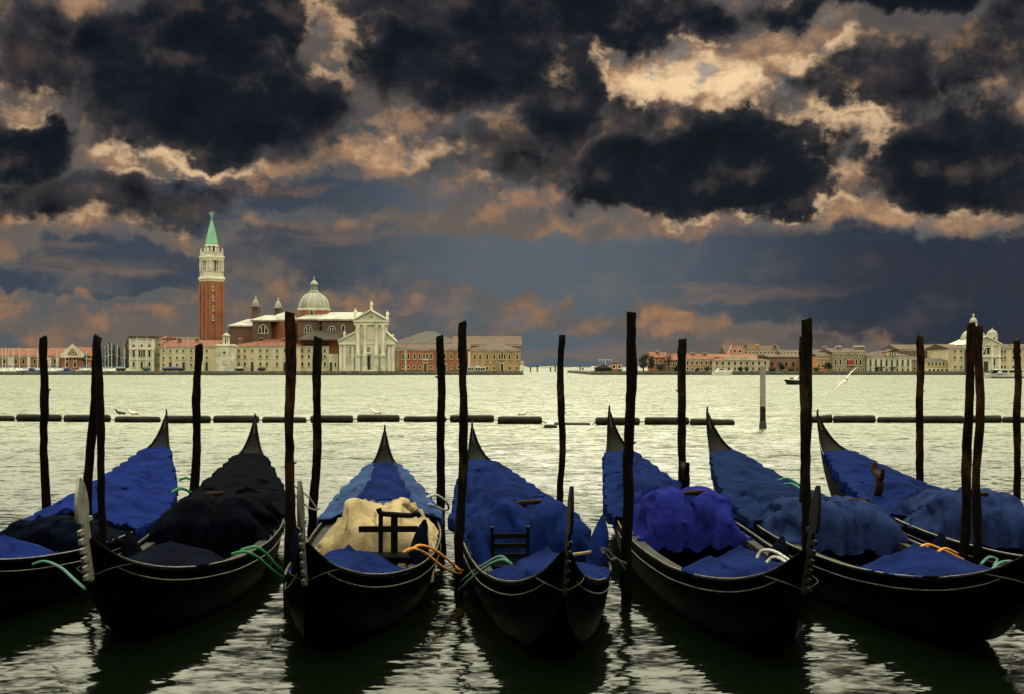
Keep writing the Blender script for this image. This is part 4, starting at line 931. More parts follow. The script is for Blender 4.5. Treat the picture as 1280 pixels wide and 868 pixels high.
# ------------------------------------------------------------------ boats of the far side
GB = 'boats moored in the marina'
def sailboat(px, D, pt, lw, label, col, seed, hull_len=7.5, sailcol='canvas_blue', mast=True, cover=False, zw=0.0):
    rr = random.Random(seed); x = wx(px, D)
    root = empty('sailing_boat' if mast else 'motor_boat', (x, D, zw)); tag(root, label, 'boat', GB)
    L = hull_len; m = MB(); rows = []
    for i in range(13):
        t = i / 12; xx = x - L / 2 + L * t
        w = 1.15 * math.sin(math.pi * min(1, .25 + t * .75)) ** .8 + .02; s = 1.25 + .45 * (t - .3) ** 2
        rows.append([(xx, D - w, zw + s), (xx + .0, D - w * .8, zw + .35), (xx, D, zw - .2), (xx, D + w * .8, zw + .35), (xx, D + w, zw + s), (xx, D, zw + s + .06), (xx, D - w, zw + s)])
    m.grid(rows); m.add(rows[0][:6], [tuple(range(6))]); m.add(rows[-1][:6], [tuple(range(5, -1, -1))])
    obj('hull', m, M[col], root, smooth=40)
    obj('cabin', MB().prism([(x - L * .18, zw + 1.3), (x + L * .22, zw + 1.3), (x + L * .14, zw + 1.95), (x - L * .15, zw + 2.0)], D - .7, D + .7), M['boat_white'] if not cover else M['canvas_blue'], root)
    if mast:
        zt = wz(pt, D)
        obj('mast', MB().tube([(x + .3, D, zw + 1.3), (x + .3, D, zt)], lw, 6).box(x - .35, x + .95, D - .04, D + .04, zt * .62, zt * .62 + .09), M['mast_metal'], root)
        obj('boom', MB().tube([(x + .3, D, zw + 2.4), (x - 2.6, D, zw + 2.3)], .07, 6), M['mast_metal'], root); obj('sail_cover', MB().tube([(x + .2, D, zw + 2.55), (x - 1, D, zw + 2.6), (x - 2.5, D, zw + 2.42)], [.12, .2, .1], 7), M[sailcol], root)
        rg = MB()
        for ex in (x - L * .48, x + L * .48): rg.tube([(x + .3, D, zt - .1), (ex, D, zw + 1.5)], .018, 4)
        obj('stays', rg, M['iron'], root)
ords = ['first', 'second', 'third', 'fourth', 'fifth', 'sixth', 'seventh', 'eighth', 'ninth', 'tenth', 'eleventh', 'twelfth', 'thirteenth', 'fourteenth', 'fifteenth', 'sixteenth', 'seventeenth', 'eighteenth', 'nineteenth', 'twentieth', 'twenty first', 'twenty second']
mpx = [(1.5, 435), (6, 433.5), (9.8, 436), (15.5, 436), (23, 435), (34.5, 436.5), (46, 438), (70, 436), (80.5, 435), (107, 437), (116, 434), (130.2, 432), (134.2, 430.5), (138.4, 429), (145.4, 431), (154.4, 435)]
for i, (px, pt) in enumerate(mpx):
    Db = 415 + (i * 7 % 5) * 5
    sailboat(px, Db, pt, .09 if i % 3 else .12, 'moored sailing boat with a bare mast in the marina, %s mast from the left' % ords[i], ('boat_white', 'boat_white', 'boat_blue')[i % 3] if i not in (8,) else 'boat_blue', 50 + i, 6.5 + (i % 4))
sailboat(84, 408, 0, .1, 'blue covered motor boat below the gabled house', 'boat_blue', 90, 5.5, mast=False, cover=True); sailboat(103, 408, 0, .1, 'white and green motor boat right of the blue covered one', 'boat_green', 91, 5, mast=False)
sailboat(10.5, 408, 0, .1, 'low white motor boat at the far left end of the marina', 'boat_white', 92, 5, mast=False); sailboat(62, 409, 0, .1, 'white motor boat moored in front of the brick boat shed', 'boat_white', 93, 5, mast=False); sailboat(40, 409, 0, .1, 'grey blue covered motor boat moored before the brick shed', 'boat_blue', 94, 5, mast=False, cover=True)
# boats laid up on the quay before the long wing
for px, pt, l in ((171.7, 421, 'thin bare mast in front of the arched palazzo, left of two'), (183.6, 420.5, 'thin bare mast in front of the arched palazzo, right of two'), (206.4, 420, 'thin bare mast before the left end of the long wing'), (235.3, 420.5, 'thin bare mast before the middle of the long wing')):
    tag(obj('mast', MB().tube([(wx(px, 407), 407, GZ), (wx(px, 407), 407, wz(pt, 407))], [.08, .05], 6).box(wx(px, 407) - .5, wx(px, 407) + .5, 406.97, 407.03, wz(434, 407), wz(433.7, 407)), M['mast_metal'], loc=(wx(px, 407), 407, GZ)), l, 'mast', 'masts on the island quay')
def laid_up(px0, px1, D, label, col, cover):
    x0, x1 = wx(px0, D), wx(px1, D); root = empty('laid_up_boat', ((x0 + x1) / 2, D, GZ)); tag(root, label, 'boat', 'boats laid up on the island quay')
    m = MB(); rows = []
    for i in range(11):
        t = i / 10; w = .95 * math.sin(math.pi * (.12 + .80 * t)) ** .7; xx = x0 + (x1 - x0) * t
        rows.append([(xx, D - w, GZ + .95), (xx, D - w * .5, GZ + .28), (xx, D + w * .5, GZ + .28), (xx, D + w, GZ + .95)])
    m.grid(rows); m.add(rows[0], [(0, 1, 2, 3)]); m.add(rows[-1], [(3, 2, 1, 0)])
    obj('hull', m, M[col], root, smooth=50)
    cv = [[(p[0][0], D + (j - 3) / 3 * .97 * abs(p[0][1] - D), GZ + .95 + .55 * math.sin(math.pi * (.1 + .8 * i / 10)) * (1 - ((j - 3) / 3) ** 2)) for j in range(7)] for i, p in enumerate(rows)]
    obj('cover', MB().grid(cv), M[cover], root, smooth=60)
    obj('cradle', MB().box(x0 + .8, x0 + 1.0, D - .6, D + .6, GZ, GZ + .3).box(x1 - 1.0, x1 - .8, D - .6, D + .6, GZ, GZ + .3), M['iron'], root)
laid_up(203, 229, 406, 'long dark covered boat laid up before the long pale wing', 'boat_dark', 'canvas_blue'); laid_up(145, 157, 406, 'grey green covered boat laid up left of the arched palazzo', 'boat_dark', 'boat_green'); laid_up(178, 188, 406, 'small green boat laid up before the arched palazzo', 'boat_green', 'boat_dark')
laid_up(294, 305, 405, 'small grey boat laid up right of the harbour tower', 'boat_dark', 'plaster_grey'); laid_up(322, 332, 405, 'small brown boat laid up before the red roofed wing', 'boat_dark', 'tiles_grey')

# waterbus, tender and launch
D = 283; root = empty('waterbus', (wx(1290, D), D, 0)); tag(root, 'long white passenger waterbus passing in front of the domed church', 'boat', 'boats under way')
xa, xb = wx(1230.5, D), wx(1352, D)
rows = []
for i in range(15):
    t = i / 14; xx = xa + (xb - xa) * t; w = 1.9 * math.sin(math.pi * min(.5, .03 + t * .9)) ** .7
    rows.append([(xx - .3 * (1 - t), D - w, 1.05 + .25 * max(0, .3 - t)), (xx + .5 * max(0, .2 - t), D - w * .9, .28), (xx + 1.2 * max(0, .2 - t), D, -.3), (xx + .5 * max(0, .2 - t), D + w * .9, .28), (xx - .3 * (1 - t), D + w, 1.05 + .25 * max(0, .3 - t)), (xx, D, 1.1)])
m = MB().grid(rows)
for i in range(14): m.add([rows[i][4], rows[i][5], rows[i + 1][5], rows[i + 1][4]], [(0, 1, 2, 3)]); m.add([rows[i][5], rows[i][0], rows[i + 1][0], rows[i + 1][5]], [(0, 1, 2, 3)])
obj('hull', m, M['boat_white'], root, smooth=40)
obj('boot_stripe', MB().box(xa + 1.4, xb, D - 1.86, D + 1.86, -.2, .30), M['boat_dark'], root)
obj('cabin', MB().prism([(xa + 2.2, 1.05), (xb - 1, 1.05), (xb - 1, 1.75), (xa + 2.6, 1.75)], D - 1.55, D + 1.55), M['boat_white'], root)
wd = MB()
for i in range(9):
    x = xa + 3.2 + i * 1.55; wd.box(x, x + 1.2, D - 1.60, D - 1.553, 1.22, 1.62)
obj('window_band', wd, M['pane'], root); obj('roof', MB().prism([(xa + 1.7, 1.78), (xb - .6, 1.78), (xb - .6, 1.92), (xa + 2.4, 1.95)], D - 1.75, D + 1.75), M['boat_white'], root)
obj('wheelhouse', MB().prism([(xa + 1.1, 1.1), (xa + 2.55, 1.1), (xa + 2.6, 1.9), (xa + 1.8, 1.9)], D - 1.1, D + 1.1), M['pane'], root)
D = 180; root = empty('work_launch', (wx(995, D), D, 0)); tag(root, 'small dark hulled launch with a white deck crossing behind the tall posts', 'boat', 'boats under way')
xa, xb = wx(981.6, D), wx(1013, D); rows = []
for i in range(11):
    t = i / 10; xx = xa + (xb - xa) * t; w = .85 * math.sin(math.pi * min(.5, .04 + t * .8)) ** .7
    s = .62 + .25 * max(0, .5 - t)
    rows.append([(xx - .2 * (1 - t), D - w, s), (xx + .2 * (1 - t), D - w * .8, .1), (xx, D, -.2), (xx + .2 * (1 - t), D + w * .8, .1), (xx - .2 * (1 - t), D + w, s), (xx, D, s + .03), (xx - .2 * (1 - t), D - w, s)])
obj('hull', MB().grid(rows).add(rows[-1][:6], [(5, 4, 3, 2, 1, 0)]), M['boat_dark'], root, smooth=40)
obj('rubbing_rail', MB().tube([r[0] for r in rows], .05, 5).tube([r[4] for r in rows], .05, 5), M['boat_white'], root)
obj('cabin', MB().prism([(xa + 1.1, .68), (xb - .5, .66), (xb - .7, 1.15), (xa + 1.7, 1.18)], D - .6, D + .6), M['boat_white'], root); obj('side_window', MB().box(xa + 1.75, xb - 1.0, D - .63, D - .603, .85, 1.05), M['pane'], root); obj('cushion', MB().box(xa + .7, xa + 1.08, D - .4, D + .4, .7, .95), M['buoy_red'], root)
D = 385; root = empty('cabin_cruiser', (wx(903, D), D, 0)); tag(root, 'white cabin cruiser moored in front of the cream villa', 'boat', 'boats under way')
xa, xb = wx(890.5, D), wx(915, D); rows = []
for i in range(11):
    t = i / 10; xx = xa + (xb - xa) * t; w = 1.1 * math.sin(math.pi * min(1, .28 + t * .70)) ** .7; s = 1.0 + .4 * t
    rows.append([(xx, D - w, s), (xx, D - w * .8, .1), (xx, D, -.2), (xx, D + w * .8, .1), (xx, D + w, s), (xx, D, s + .03), (xx, D - w, s)])
obj('hull', MB().grid(rows).add(rows[0][:6], [(0, 1, 2, 3, 4, 5)]), M['boat_white'], root, smooth=40)
obj('cabin', MB().prism([(xa + .9, 1.05), (xb - 1.2, 1.25), (xb - 2.4, 2.0), (xa + 1.6, 2.05)], D - .8, D + .8), M['boat_white'], root); obj('side_window', MB().prism([(xa + 1.8, 1.5), (xb - 2.1, 1.55), (xb - 2.6, 1.85), (xa + 1.95, 1.88)], D - .83, D - .803), M['pane'], root)
# channel posts at the lagoon mouth
for i, (px, hh) in enumerate(((663, 5.6), (671.5, 7.5), (688, 5.2), (694, 6.6), (725, 6.2), (728.5, 4.8))):
    Dq = 620; x = wx(px, Dq); zt = wz(469 - hh * 1.3, Dq) ; zt = .4 + hh * .36
    m = MB()
    for k in range(3): a = k * 2.1; m.tube([(x + .45 * math.cos(a), Dq + .45 * math.sin(a), -.5), (x + .10 * math.cos(a), Dq + .1 * math.sin(a), zt)], .16, 6)
    m.lathe(x, Dq, [(.34, zt - .5), (.34, zt - .2)], 8)
    tag(obj('channel_marker', m, M['post_black'], loc=(x, Dq, 0)), 'distant dark channel marker in the open lagoon mouth, %s from the left' % ords[i], 'channel marker', 'channel markers in the lagoon mouth')
for px, py in ((739.5, 461.5), (742, 462.5)):
    pass

# ------------------------------------------------------------------ floating boom
def hdist(py, z=0.0): return (CZ - z) * F / (py - HZ)
segs = [(-40, 18, 525), (20.5, 77, 525.5), (80, 138, 526), (144, 200, 526.5), (208, 263, 527.5), (267, 323.5, 527), (328, 383, 527), (388, 441.5, 527), (446.5, 499.5, 526), (505, 557.5, 526),
        (562.5, 617.5, 526.5), (622, 677.5, 528.5), (692, 738, 530), (744.5, 799.5, 530), (806, 861, 529.5), (862.5, 918, 530), (1015, 1040.5, 527), (1041.5, 1094, 527), (1097, 1150, 527), (1152, 1204, 527.5), (1207, 1251, 527), (1253.5, 1310, 527)]
olab = ords + ['x'] * 5
side = {0: None}
ends = []
for i, (a, b_, yw) in enumerate(segs):
    Dw = hdist(yw + 1.5); rr = random.Random(i + 200); xa, xb = wx(a, Dw), wx(b_, Dw)
    rad = .18 + .02 * (i * 7 % 3 - 1) * .6; z0 = .11 + .015 * (i * 5 % 3 - 1) + (0.02 if i % 3 else -.005)
    if i == 12: z0 = -.06
    tl = rr.uniform(-.02, .02) if i not in (15, 16) else (-.05 if i == 15 else .09)
    m = MB(); L = xb - xa; pts, rs = [], []
    for f, q in ((0, .55), (.015, .82), (.05, 1), (.3, 1), (.5, .985), (.7, 1), (.95, 1), (.985, .82), (1, .55)):
        pts.append((xa + L * f, Dw + .03 * math.sin(f * 5 + i), z0 + tl * (f - .5))); rs.append(rad * q)
    m.tube(pts, rs, 12, rn=lambda i_, j_: 1 + .05 * noise.noise((i_ * .9, j_ * .8, i * 3.3)))
    for f in (.06, .94): m.lathe(0, 0, [], 0) if False else None
    root = obj('boom_float', m, M['float_black'], loc=((xa + xb) / 2, Dw, 0), smooth=50)
    tag(root, 'dark floating boom log, %s from the left in the line across the water' % olab[i], 'boom float', 'floats of the harbour boom')
    ends.append((xa, xb, Dw, z0))
for i in range(len(segs) - 1):
    if i == 15: continue
    p = Vector((ends[i][1] - .01, ends[i][2], ends[i][3])); q = Vector((ends[i + 1][0] + .01, ends[i + 1][2], ends[i + 1][3]))
    mid = (p + q) / 2 - Vector((0, 0, .02))
    obj('link', MB().tube([p, mid, q], .022, 5), M['rope_dark'], [o for o in COL.objects if o.name.startswith('boom_float')][i])

# ------------------------------------------------------------------ mooring posts
GP = 'wooden mooring posts'
def post(xt, yt, xb, D, wpx, label, mt, seed, bend=0.0, knots=2):
    rr = random.Random(seed); zt = wz(yt, D); r = wpx / F * D / 2
    bx = wx(xb, D); ybp = HZ + CZ * F / D
    tx = wx(xt, D)
    n = 40; pts, rs = [], []
    for i in range(n + 1):
        f = i / n; z = -.9 + (zt + .9) * f
        g = max(0, z) / zt
        x = bx + (tx - bx) * g + bend * math.sin(math.pi * g) + .034 * noise.noise((seed * 7.1, z * 1.1, 0)) + .010 * noise.noise((seed, z * 6, 4))
        y = D + .016 * noise.noise((seed * 3.1, z * 1.3, 9))
        pts.append((x, y, z)); rs.append(r * (1.06 - .10 * g + .20 * noise.noise((seed * 1.7, z * 1.9, 2)) + .10 * noise.noise((seed, z * 9, 1))))
    sl = rr.uniform(-.5, .5); pts[-1] = (pts[-1][0], pts[-1][1], pts[-1][2]); pts.append((pts[-1][0] + sl * .02, pts[-1][1], pts[-1][2] + .012)); rs.append(rs[-1] * rr.uniform(.86, .97))
    m = MB().tube(pts, rs, 14, rn=lambda i, j: 1 + .16 * noise.noise((i * .28, j * .8, seed * 2.3)) + .05 * noise.noise((i * 1.3, j * 1.9, seed)))
    for k in range(knots):   # stubs of branches and bolts
        q = rr.randrange(8, n - 3); a = rr.uniform(0, 6.28); p = Vector(pts[q])
        d = Vector((math.cos(a), math.sin(a), .5))
        m.tube([p, p + d * r * 1.1, p + d * r * 1.55], [r * .35, r * .22, r * .1], 6)
    o = obj('mooring_post', m, M[mt], loc=(bx, D, 0), smooth=55)
    tag(o, label, 'mooring post', GP); return o
post(54, 423, 57.5, 18, 10, 'dark mooring post behind the covers of the leftmost gondola', 'post_black', 1)
post(122.5, 422, 102.5, 13.6, 10.5, 'leaning dark post of the crossed pair between the two leftmost gondolas', 'post_black', 2)
post(122, 426, 131, 13.4, 9.5, 'straighter dark post of the crossed pair between the two leftmost gondolas', 'post_black', 3)
post(248, 432, 243.5, 18, 10.5, 'short leaning post with green ropes beside the stern of the leftmost gondola', 'post_black', 4)
post(364.5, 392, 361.5, 13.3, 12.5, 'tall reddish brown post with green ropes by the navy covered gondola', 'post_brown', 5, knots=3)
post(398.5, 423, 391.5, 18.4, 11, 'short mossy post behind the bow of the gondola with beige covers', 'post_mossy', 6)
post(549, 421, 553, 17.1, 10.5, 'black post right behind the gondola with beige covers, left of two', 'post_black', 7)
post(579, 404, 572, 13.85, 11, 'leaning post tied with the orange rope', 'post_mossy', 8, .02)
post(702.5, 420, 699.5, 17, 8.5, 'thin post behind the gondola that points straight at the viewer', 'post_mossy', 9)
post(789.5, 392, 782.5, 13.4, 13, 'tallest thick post standing in front of the violet covered gondola', 'post_black', 10)
post(853, 425, 852.5, 18.2, 10, 'short dark post behind the violet covered gondola', 'post_mossy', 11)
post(1003.5, 422, 1003, 15.2, 7.5, 'thin reddish post half hidden behind a thick dark one', 'post_brown', 12)
post(1009.5, 400, 1007, 13.3, 12.5, 'thick dark post at the bow of the violet covered gondola', 'post_mossy', 13)
post(1149, 422, 1151.5, 19.8, 9, 'lone brown post behind the rightmost gondola', 'post_brown', 15)
post(1214.5, 405, 1202, 14.2, 11.5, 'leaning brown post, left one of the pair near the right edge', 'post_brown', 16, .01, 3)
post(1223.5, 409, 1222, 14.0, 11, 'upright brown post, right one of the pair near the right edge', 'post_brown', 17, 0, 3)
post(1272, 426, 1271, 18.3, 9, 'dark post at the far right edge of the view', 'post_brown', 18)
# channel pile with a white painted top
Dp = 51.4; x = wx(953.5, Dp); zt = wz(457.5, Dp); r = 3.6 / F * Dp
root = empty('channel_pile', (x, Dp, 0)); tag(root, 'grey white topped channel pile standing alone beyond the gondolas', 'mooring post')
zm = wz(508, Dp)
obj('painted_top', MB().lathe(x, Dp, [(r, zm), (r * 1.01, zm + .6), (r * .97, zt - .08), (r * .8, zt)], 14), M['paint_grey'], root, smooth=50)
obj('pile', MB().lathe(x, Dp, [(r * 1.05, -1), (r * 1.02, 0), (r * .99, zm - .01)], 14), M['pile_brown'], root, smooth=50)
obj('weed_collar', MB().lathe(x, Dp, [(r * 1.06, -.4), (r * 1.35, -.05), (r * 1.3, .12), (r * 1.08, .3)], 12), M['quay_foot'], root, smooth=60)

# ------------------------------------------------------------------ gondolas
def curve(xs, ys):
    xs, ys = np.array(xs, float), np.array(ys, float); h = np.diff(xs); dl = np.diff(ys) / h; mm = np.zeros(len(xs))
    mm[1:-1] = np.where(dl[:-1] * dl[1:] > 0, 2 * dl[:-1] * dl[1:] / (dl[:-1] + dl[1:] + 1e-12), 0); mm[0] = dl[0]; mm[-1] = dl[-1]
    def f(x):
        x = min(max(x, xs[0]), xs[-1]); i = min(int(np.searchsorted(xs, x, 'right')) - 1, len(h) - 1); t = (x - xs[i]) / h[i]
        return float((2 * t ** 3 - 3 * t ** 2 + 1) * ys[i] + (t ** 3 - 2 * t ** 2 + t) * h[i] * mm[i] + (-2 * t ** 3 + 3 * t ** 2) * ys[i + 1] + (t ** 3 - t ** 2) * h[i] * mm[i + 1])
    return f
HW = curve([0, .03, .07, .13, .2, .3, .42, .52, .64, .76, .85, .92, .96, .985, 1], [.028, .105, .22, .36, .50, .635, .705, .72, .645, .475, .315, .185, .105, .05, .012])
ZR = curve([0, .025, .06, .12, .2, .3, .42, .52, .62, .74, .84, .91, .95, .98, 1], [1.06, .90, .76, .63, .53, .47, .45, .48, .56, .71, .91, 1.10, 1.26, 1.48, 1.72])
KB = curve([0, .05, .10, .16, .24, .34, .5, .7, .8, .88, .94, .975, 1], [.66, .38, .20, .03, -.1, -.16, -.18, -.16, -.06, .22, .66, 1.15, 1.66])
class Gondola:
    def __init__(s, S, B, tip, label, fm='ferro_dark', asym=.20):
        s.fm = fm
        s.S, s.B = Vector(S), Vector(B); d = s.B - s.S; s.L = d.length; s.tip = tip; s.asym = asym
        s.mid = (s.S + s.B) / 2; s.ang = math.atan2(d.y, d.x)
        s.root = empty('gondola', (s.mid.x, s.mid.y, 0), s.ang); tag(s.root, label, 'gondola', 'moored gondolas')
        s.build()
    def zr(s, t): return ZR(t) + (s.tip - 1.72) * max(0, (t - .5) / .5) ** 4
    def kb(s, t): return KB(t) + (s.tip - 1.72) * max(0, (t - .5) / .5) ** 6
    def c(s, t): return s.asym * math.sin(math.pi * t) ** 1.2
    def x(s, t, z=None):
        x = s.L * (.5 - t)
        if z is not None and t < .14: x += .50 * (z - 1.12) * (1 - t / .14) ** 1.5
        return x
    def pt(s, t, v, z): # v: -1 .. 1 across, z absolute
        return Vector((s.x(t, z), s.c(t) + v * HW(t), z))
    def world(s, p):
        ca, sa = math.cos(s.ang), math.sin(s.ang)
        return Vector((s.mid.x + ca * p[0] - sa * p[1], s.mid.y + sa * p[0] + ca * p[1], p[2]))
    def loc_obj(s, name, mb, mats, smooth=40): return obj(name, mb, mats, s.root, smooth=smooth, local=True)
    def own(s, name, mb, mats, label, cat, group, at, smooth=40):
        """a top-level thing lying on this boat: built in the boat's frame, placed at its own base point"""
        at = Vector(at); m = MB(); m.v = [tuple(Vector(p) - at) for p in mb.v]; m.f, m.m = mb.f, mb.m
        o = obj(name, m, mats, smooth=smooth, local=True); w = s.world(at); o.location = w; o.rotation_euler = (0, 0, s.ang)
        tag(o, label, cat, group); return o
    def build(s):
        N = 56; ts = [(i / N) for i in range(N + 1)]
        m = MB(); ou, inn = [], []
        for t in ts:
            w, z, k, c = HW(t), s.zr(t), s.kb(t), s.c(t)
            def q(v, f): zz = k + (z - k) * f; return (s.x(t, zz), c + v * w, zz)
            ou.append([q(1, 1), q(.99, .8), q(.93, .5), q(.80, .2), q(.60, 0), q(0, -.01), q(-.60, 0), q(-.80, .2), q(-.93, .5), q(-.99, .8), q(-1, 1)])
        m.grid(ou)
        m.add(ou[0], [tuple(range(11))]); m.add(ou[-1], [tuple(range(10, -1, -1))])
        for t in ts[6:-8]:
            w, z, k, c = HW(t) - .03, s.zr(t) - .01, max(s.kb(t) + .08, .02), s.c(t)
            inn.append([(s.x(t), c - w, z), (s.x(t), c - w * .9, k + (z - k) * .5), (s.x(t), c - w * .6, k), (s.x(t), c + w * .6, k), (s.x(t), c + w * .9, k + (z - k) * .5), (s.x(t), c + w, z)])
        m.grid(inn)
        s.loc_obj('hull', m, M['lacquer'], 50)
        # decks fore and aft
        for nm, a, b in (('bow_deck', 0.0, .17), ('stern_deck', .74, 1.0)):
            rows = []
            for i in range(19):
                t = a + (b - a) * i / 18; z = s.zr(t) - .012; w = HW(t) * .985
                rows.append([(s.x(t, z), s.c(t) + v * w, z + .05 * min(1, w / .3) * (1 - v * v)) for v in (-1, -.6, -.2, .2, .6, 1)])
            dk_ = MB().grid(rows); e = rows[-1 if nm == 'bow_deck' else 0]
            low = [(p[0], p[1], p[2] - .16) for p in e]; dk_.grid([e, low])
            s.loc_obj(nm, dk_, M['deck_black'], 40)
        # narrow side decks, gunwales, metal capping
        for sg in (1, -1):
            rows = []
            for i in range(31):
                t = .15 + .62 * i / 30; z = s.zr(t) - .02; w = HW(t)
                rows.append([(s.x(t), s.c(t) + sg * (w - .015), z), (s.x(t), s.c(t) + sg * (w - .14), z + .012), (s.x(t), s.c(t) + sg * (w - .145), z - .05)])
            if sg > 0: rows = [r[::-1] for r in rows]
            s.loc_obj('side_deck', MB().grid(rows), M['washboard'], 30)
            g1 = MB().tube([s.pt(t, sg, s.zr(t)) for t in ts], [.022 if .01 < t < .94 else .012 for t in ts], 6)
            s.loc_obj('gunwale', g1, M['deck_black'], 60)
            g3 = MB().tube([s.pt(t, sg * 1.01, s.zr(t) + .018) for t in ts[1:-11]], .0085, 5)
            s.loc_obj('rail_capping', g3, M['trim_grey'], 60)
            g2 = MB().tube([s.pt(t, sg * 1.012, s.zr(t) - .085 - .02 * math.sin(math.pi * t)) for t in ts[2:-2]], .006, 5)
            s.loc_obj('rubbing_strip', g2, M['trim_grey'], 60)
            # oarlock block
        # seats
        sb = MB(); t0, t1 = .52, .60
        sb.box(s.x(t1), s.x(t0), s.c(.56) - .5, s.c(.56) + .5, .05, .42); s.loc_obj('seat', sb, M['leather'])
        bk = MB(); x0 = s.x(.61); bk.grid([[(x0 - .04 * j, s.c(.61) + v * .55, .38 + .12 * j * (1 - .3 * v * v)) for v in (-1, -.5, 0, .5, 1)] for j in range(4)]); s.loc_obj('seat_back', bk, M['leather'])
        # bow iron
        fp = s.ferro_outline(); m = MB(); m.prism(fp, -.012, .012); s.loc_obj('bow_iron', m, M[s.fm], 30)
        st = MB(); tq = .055
        for sg in (1, -1): st.tube(spline([(s.L * .5 - .10, .0, .755), (s.L * .5 - .22, sg * .13, .80), tuple(s.pt(.055, sg * 1.06, s.zr(.055) + .0))], 5), .005, 5)
        s.loc_obj('bow_stay', st, M['washboard'])
        # stern post with its curl
        xt = s.x(1); z = s.zr(1)
        s.loc_obj('stern_post', MB().tube([(s.x(.975), s.c(.975), s.zr(.975) - .05), (xt + .03, s.c(1), z - .06), (xt - .02, s.c(1), z + .05), (xt + .01, s.c(1), z + .10)], [.03, .022, .016, .012], 7), M['ferro_dark'], 60)
    def ferro_outline(s):
        z0, z1 = .72, 1.56; H = z1 - z0
        fx = lambda z: s.L * .5 + .50 * (z - 1.12) + .045
        P_ = []
        # front edge upward: six teeth
        front = [(-.02, 0.0), (.035, 0.0)]
        for k in range(6):
            a = .03 + k * .088
            front += [(.035, a), (.125, a + .004), (.125, a + .048), (.035, a + .052)]
        front += [(.035, .575), (.10, .585), (.125, .62), (.125, .70), (.112, .78), (.085, .87), (.05, .95), (.025, 1.0)]
        back = [(-.012, .995), (-.055, .93), (-.085, .84), (-.095, .74), (-.085, .66), (-.07, .635), (-.07, .615), (-.14, .61), (-.14, .575), (-.065, .57), (-.06, .30), (-.05, .10)]
        for u_, v_ in front + back:
            z = z0 + v_ * H; lean = -.10 * max(0, v_ - .6)
            P_.append((fx(z) + u_ * (1.6 if s.fm == 'ferro_steel' else 1.25 if s.fm == 'ferro_worn' else .95) + lean, z))
        return P_

G = []
G.append(Gondola((-5.76, 22.0), (-5.05, 10.6), 1.59, 'leftmost gondola, bow cut by the frame, bright blue stern cover'))
G.append(Gondola((-4.03, 20.7), (-3.30, 10.25), 1.57, 'gondola with near black navy covers and a pale steel bow iron', 'ferro_steel'))
G.append(Gondola((-1.88, 19.5), (-1.58, 10.0), 1.44, 'gondola with two beige canvas humps over its seats', 'ferro_worn'))
G.append(Gondola((-.60, 19.9), (.40, 9.55), 1.48, 'gondola pointing straight at the viewer with royal blue covers', asym=.27))
G.append(Gondola((1.52, 20.6), (2.16, 9.6), 1.70, 'gondola with a violet blue seat cover behind the tallest thick post'))
G.append(Gondola((3.05, 20.6), (3.92, 9.7), 1.68, 'gondola with grey blue seat covers and a bow curling up near the right edge'))
G.append(Gondola((4.91, 21.2), (5.75, 10.6), 1.62, 'rightmost gondola, mostly hidden behind its neighbour and cut by the frame'))

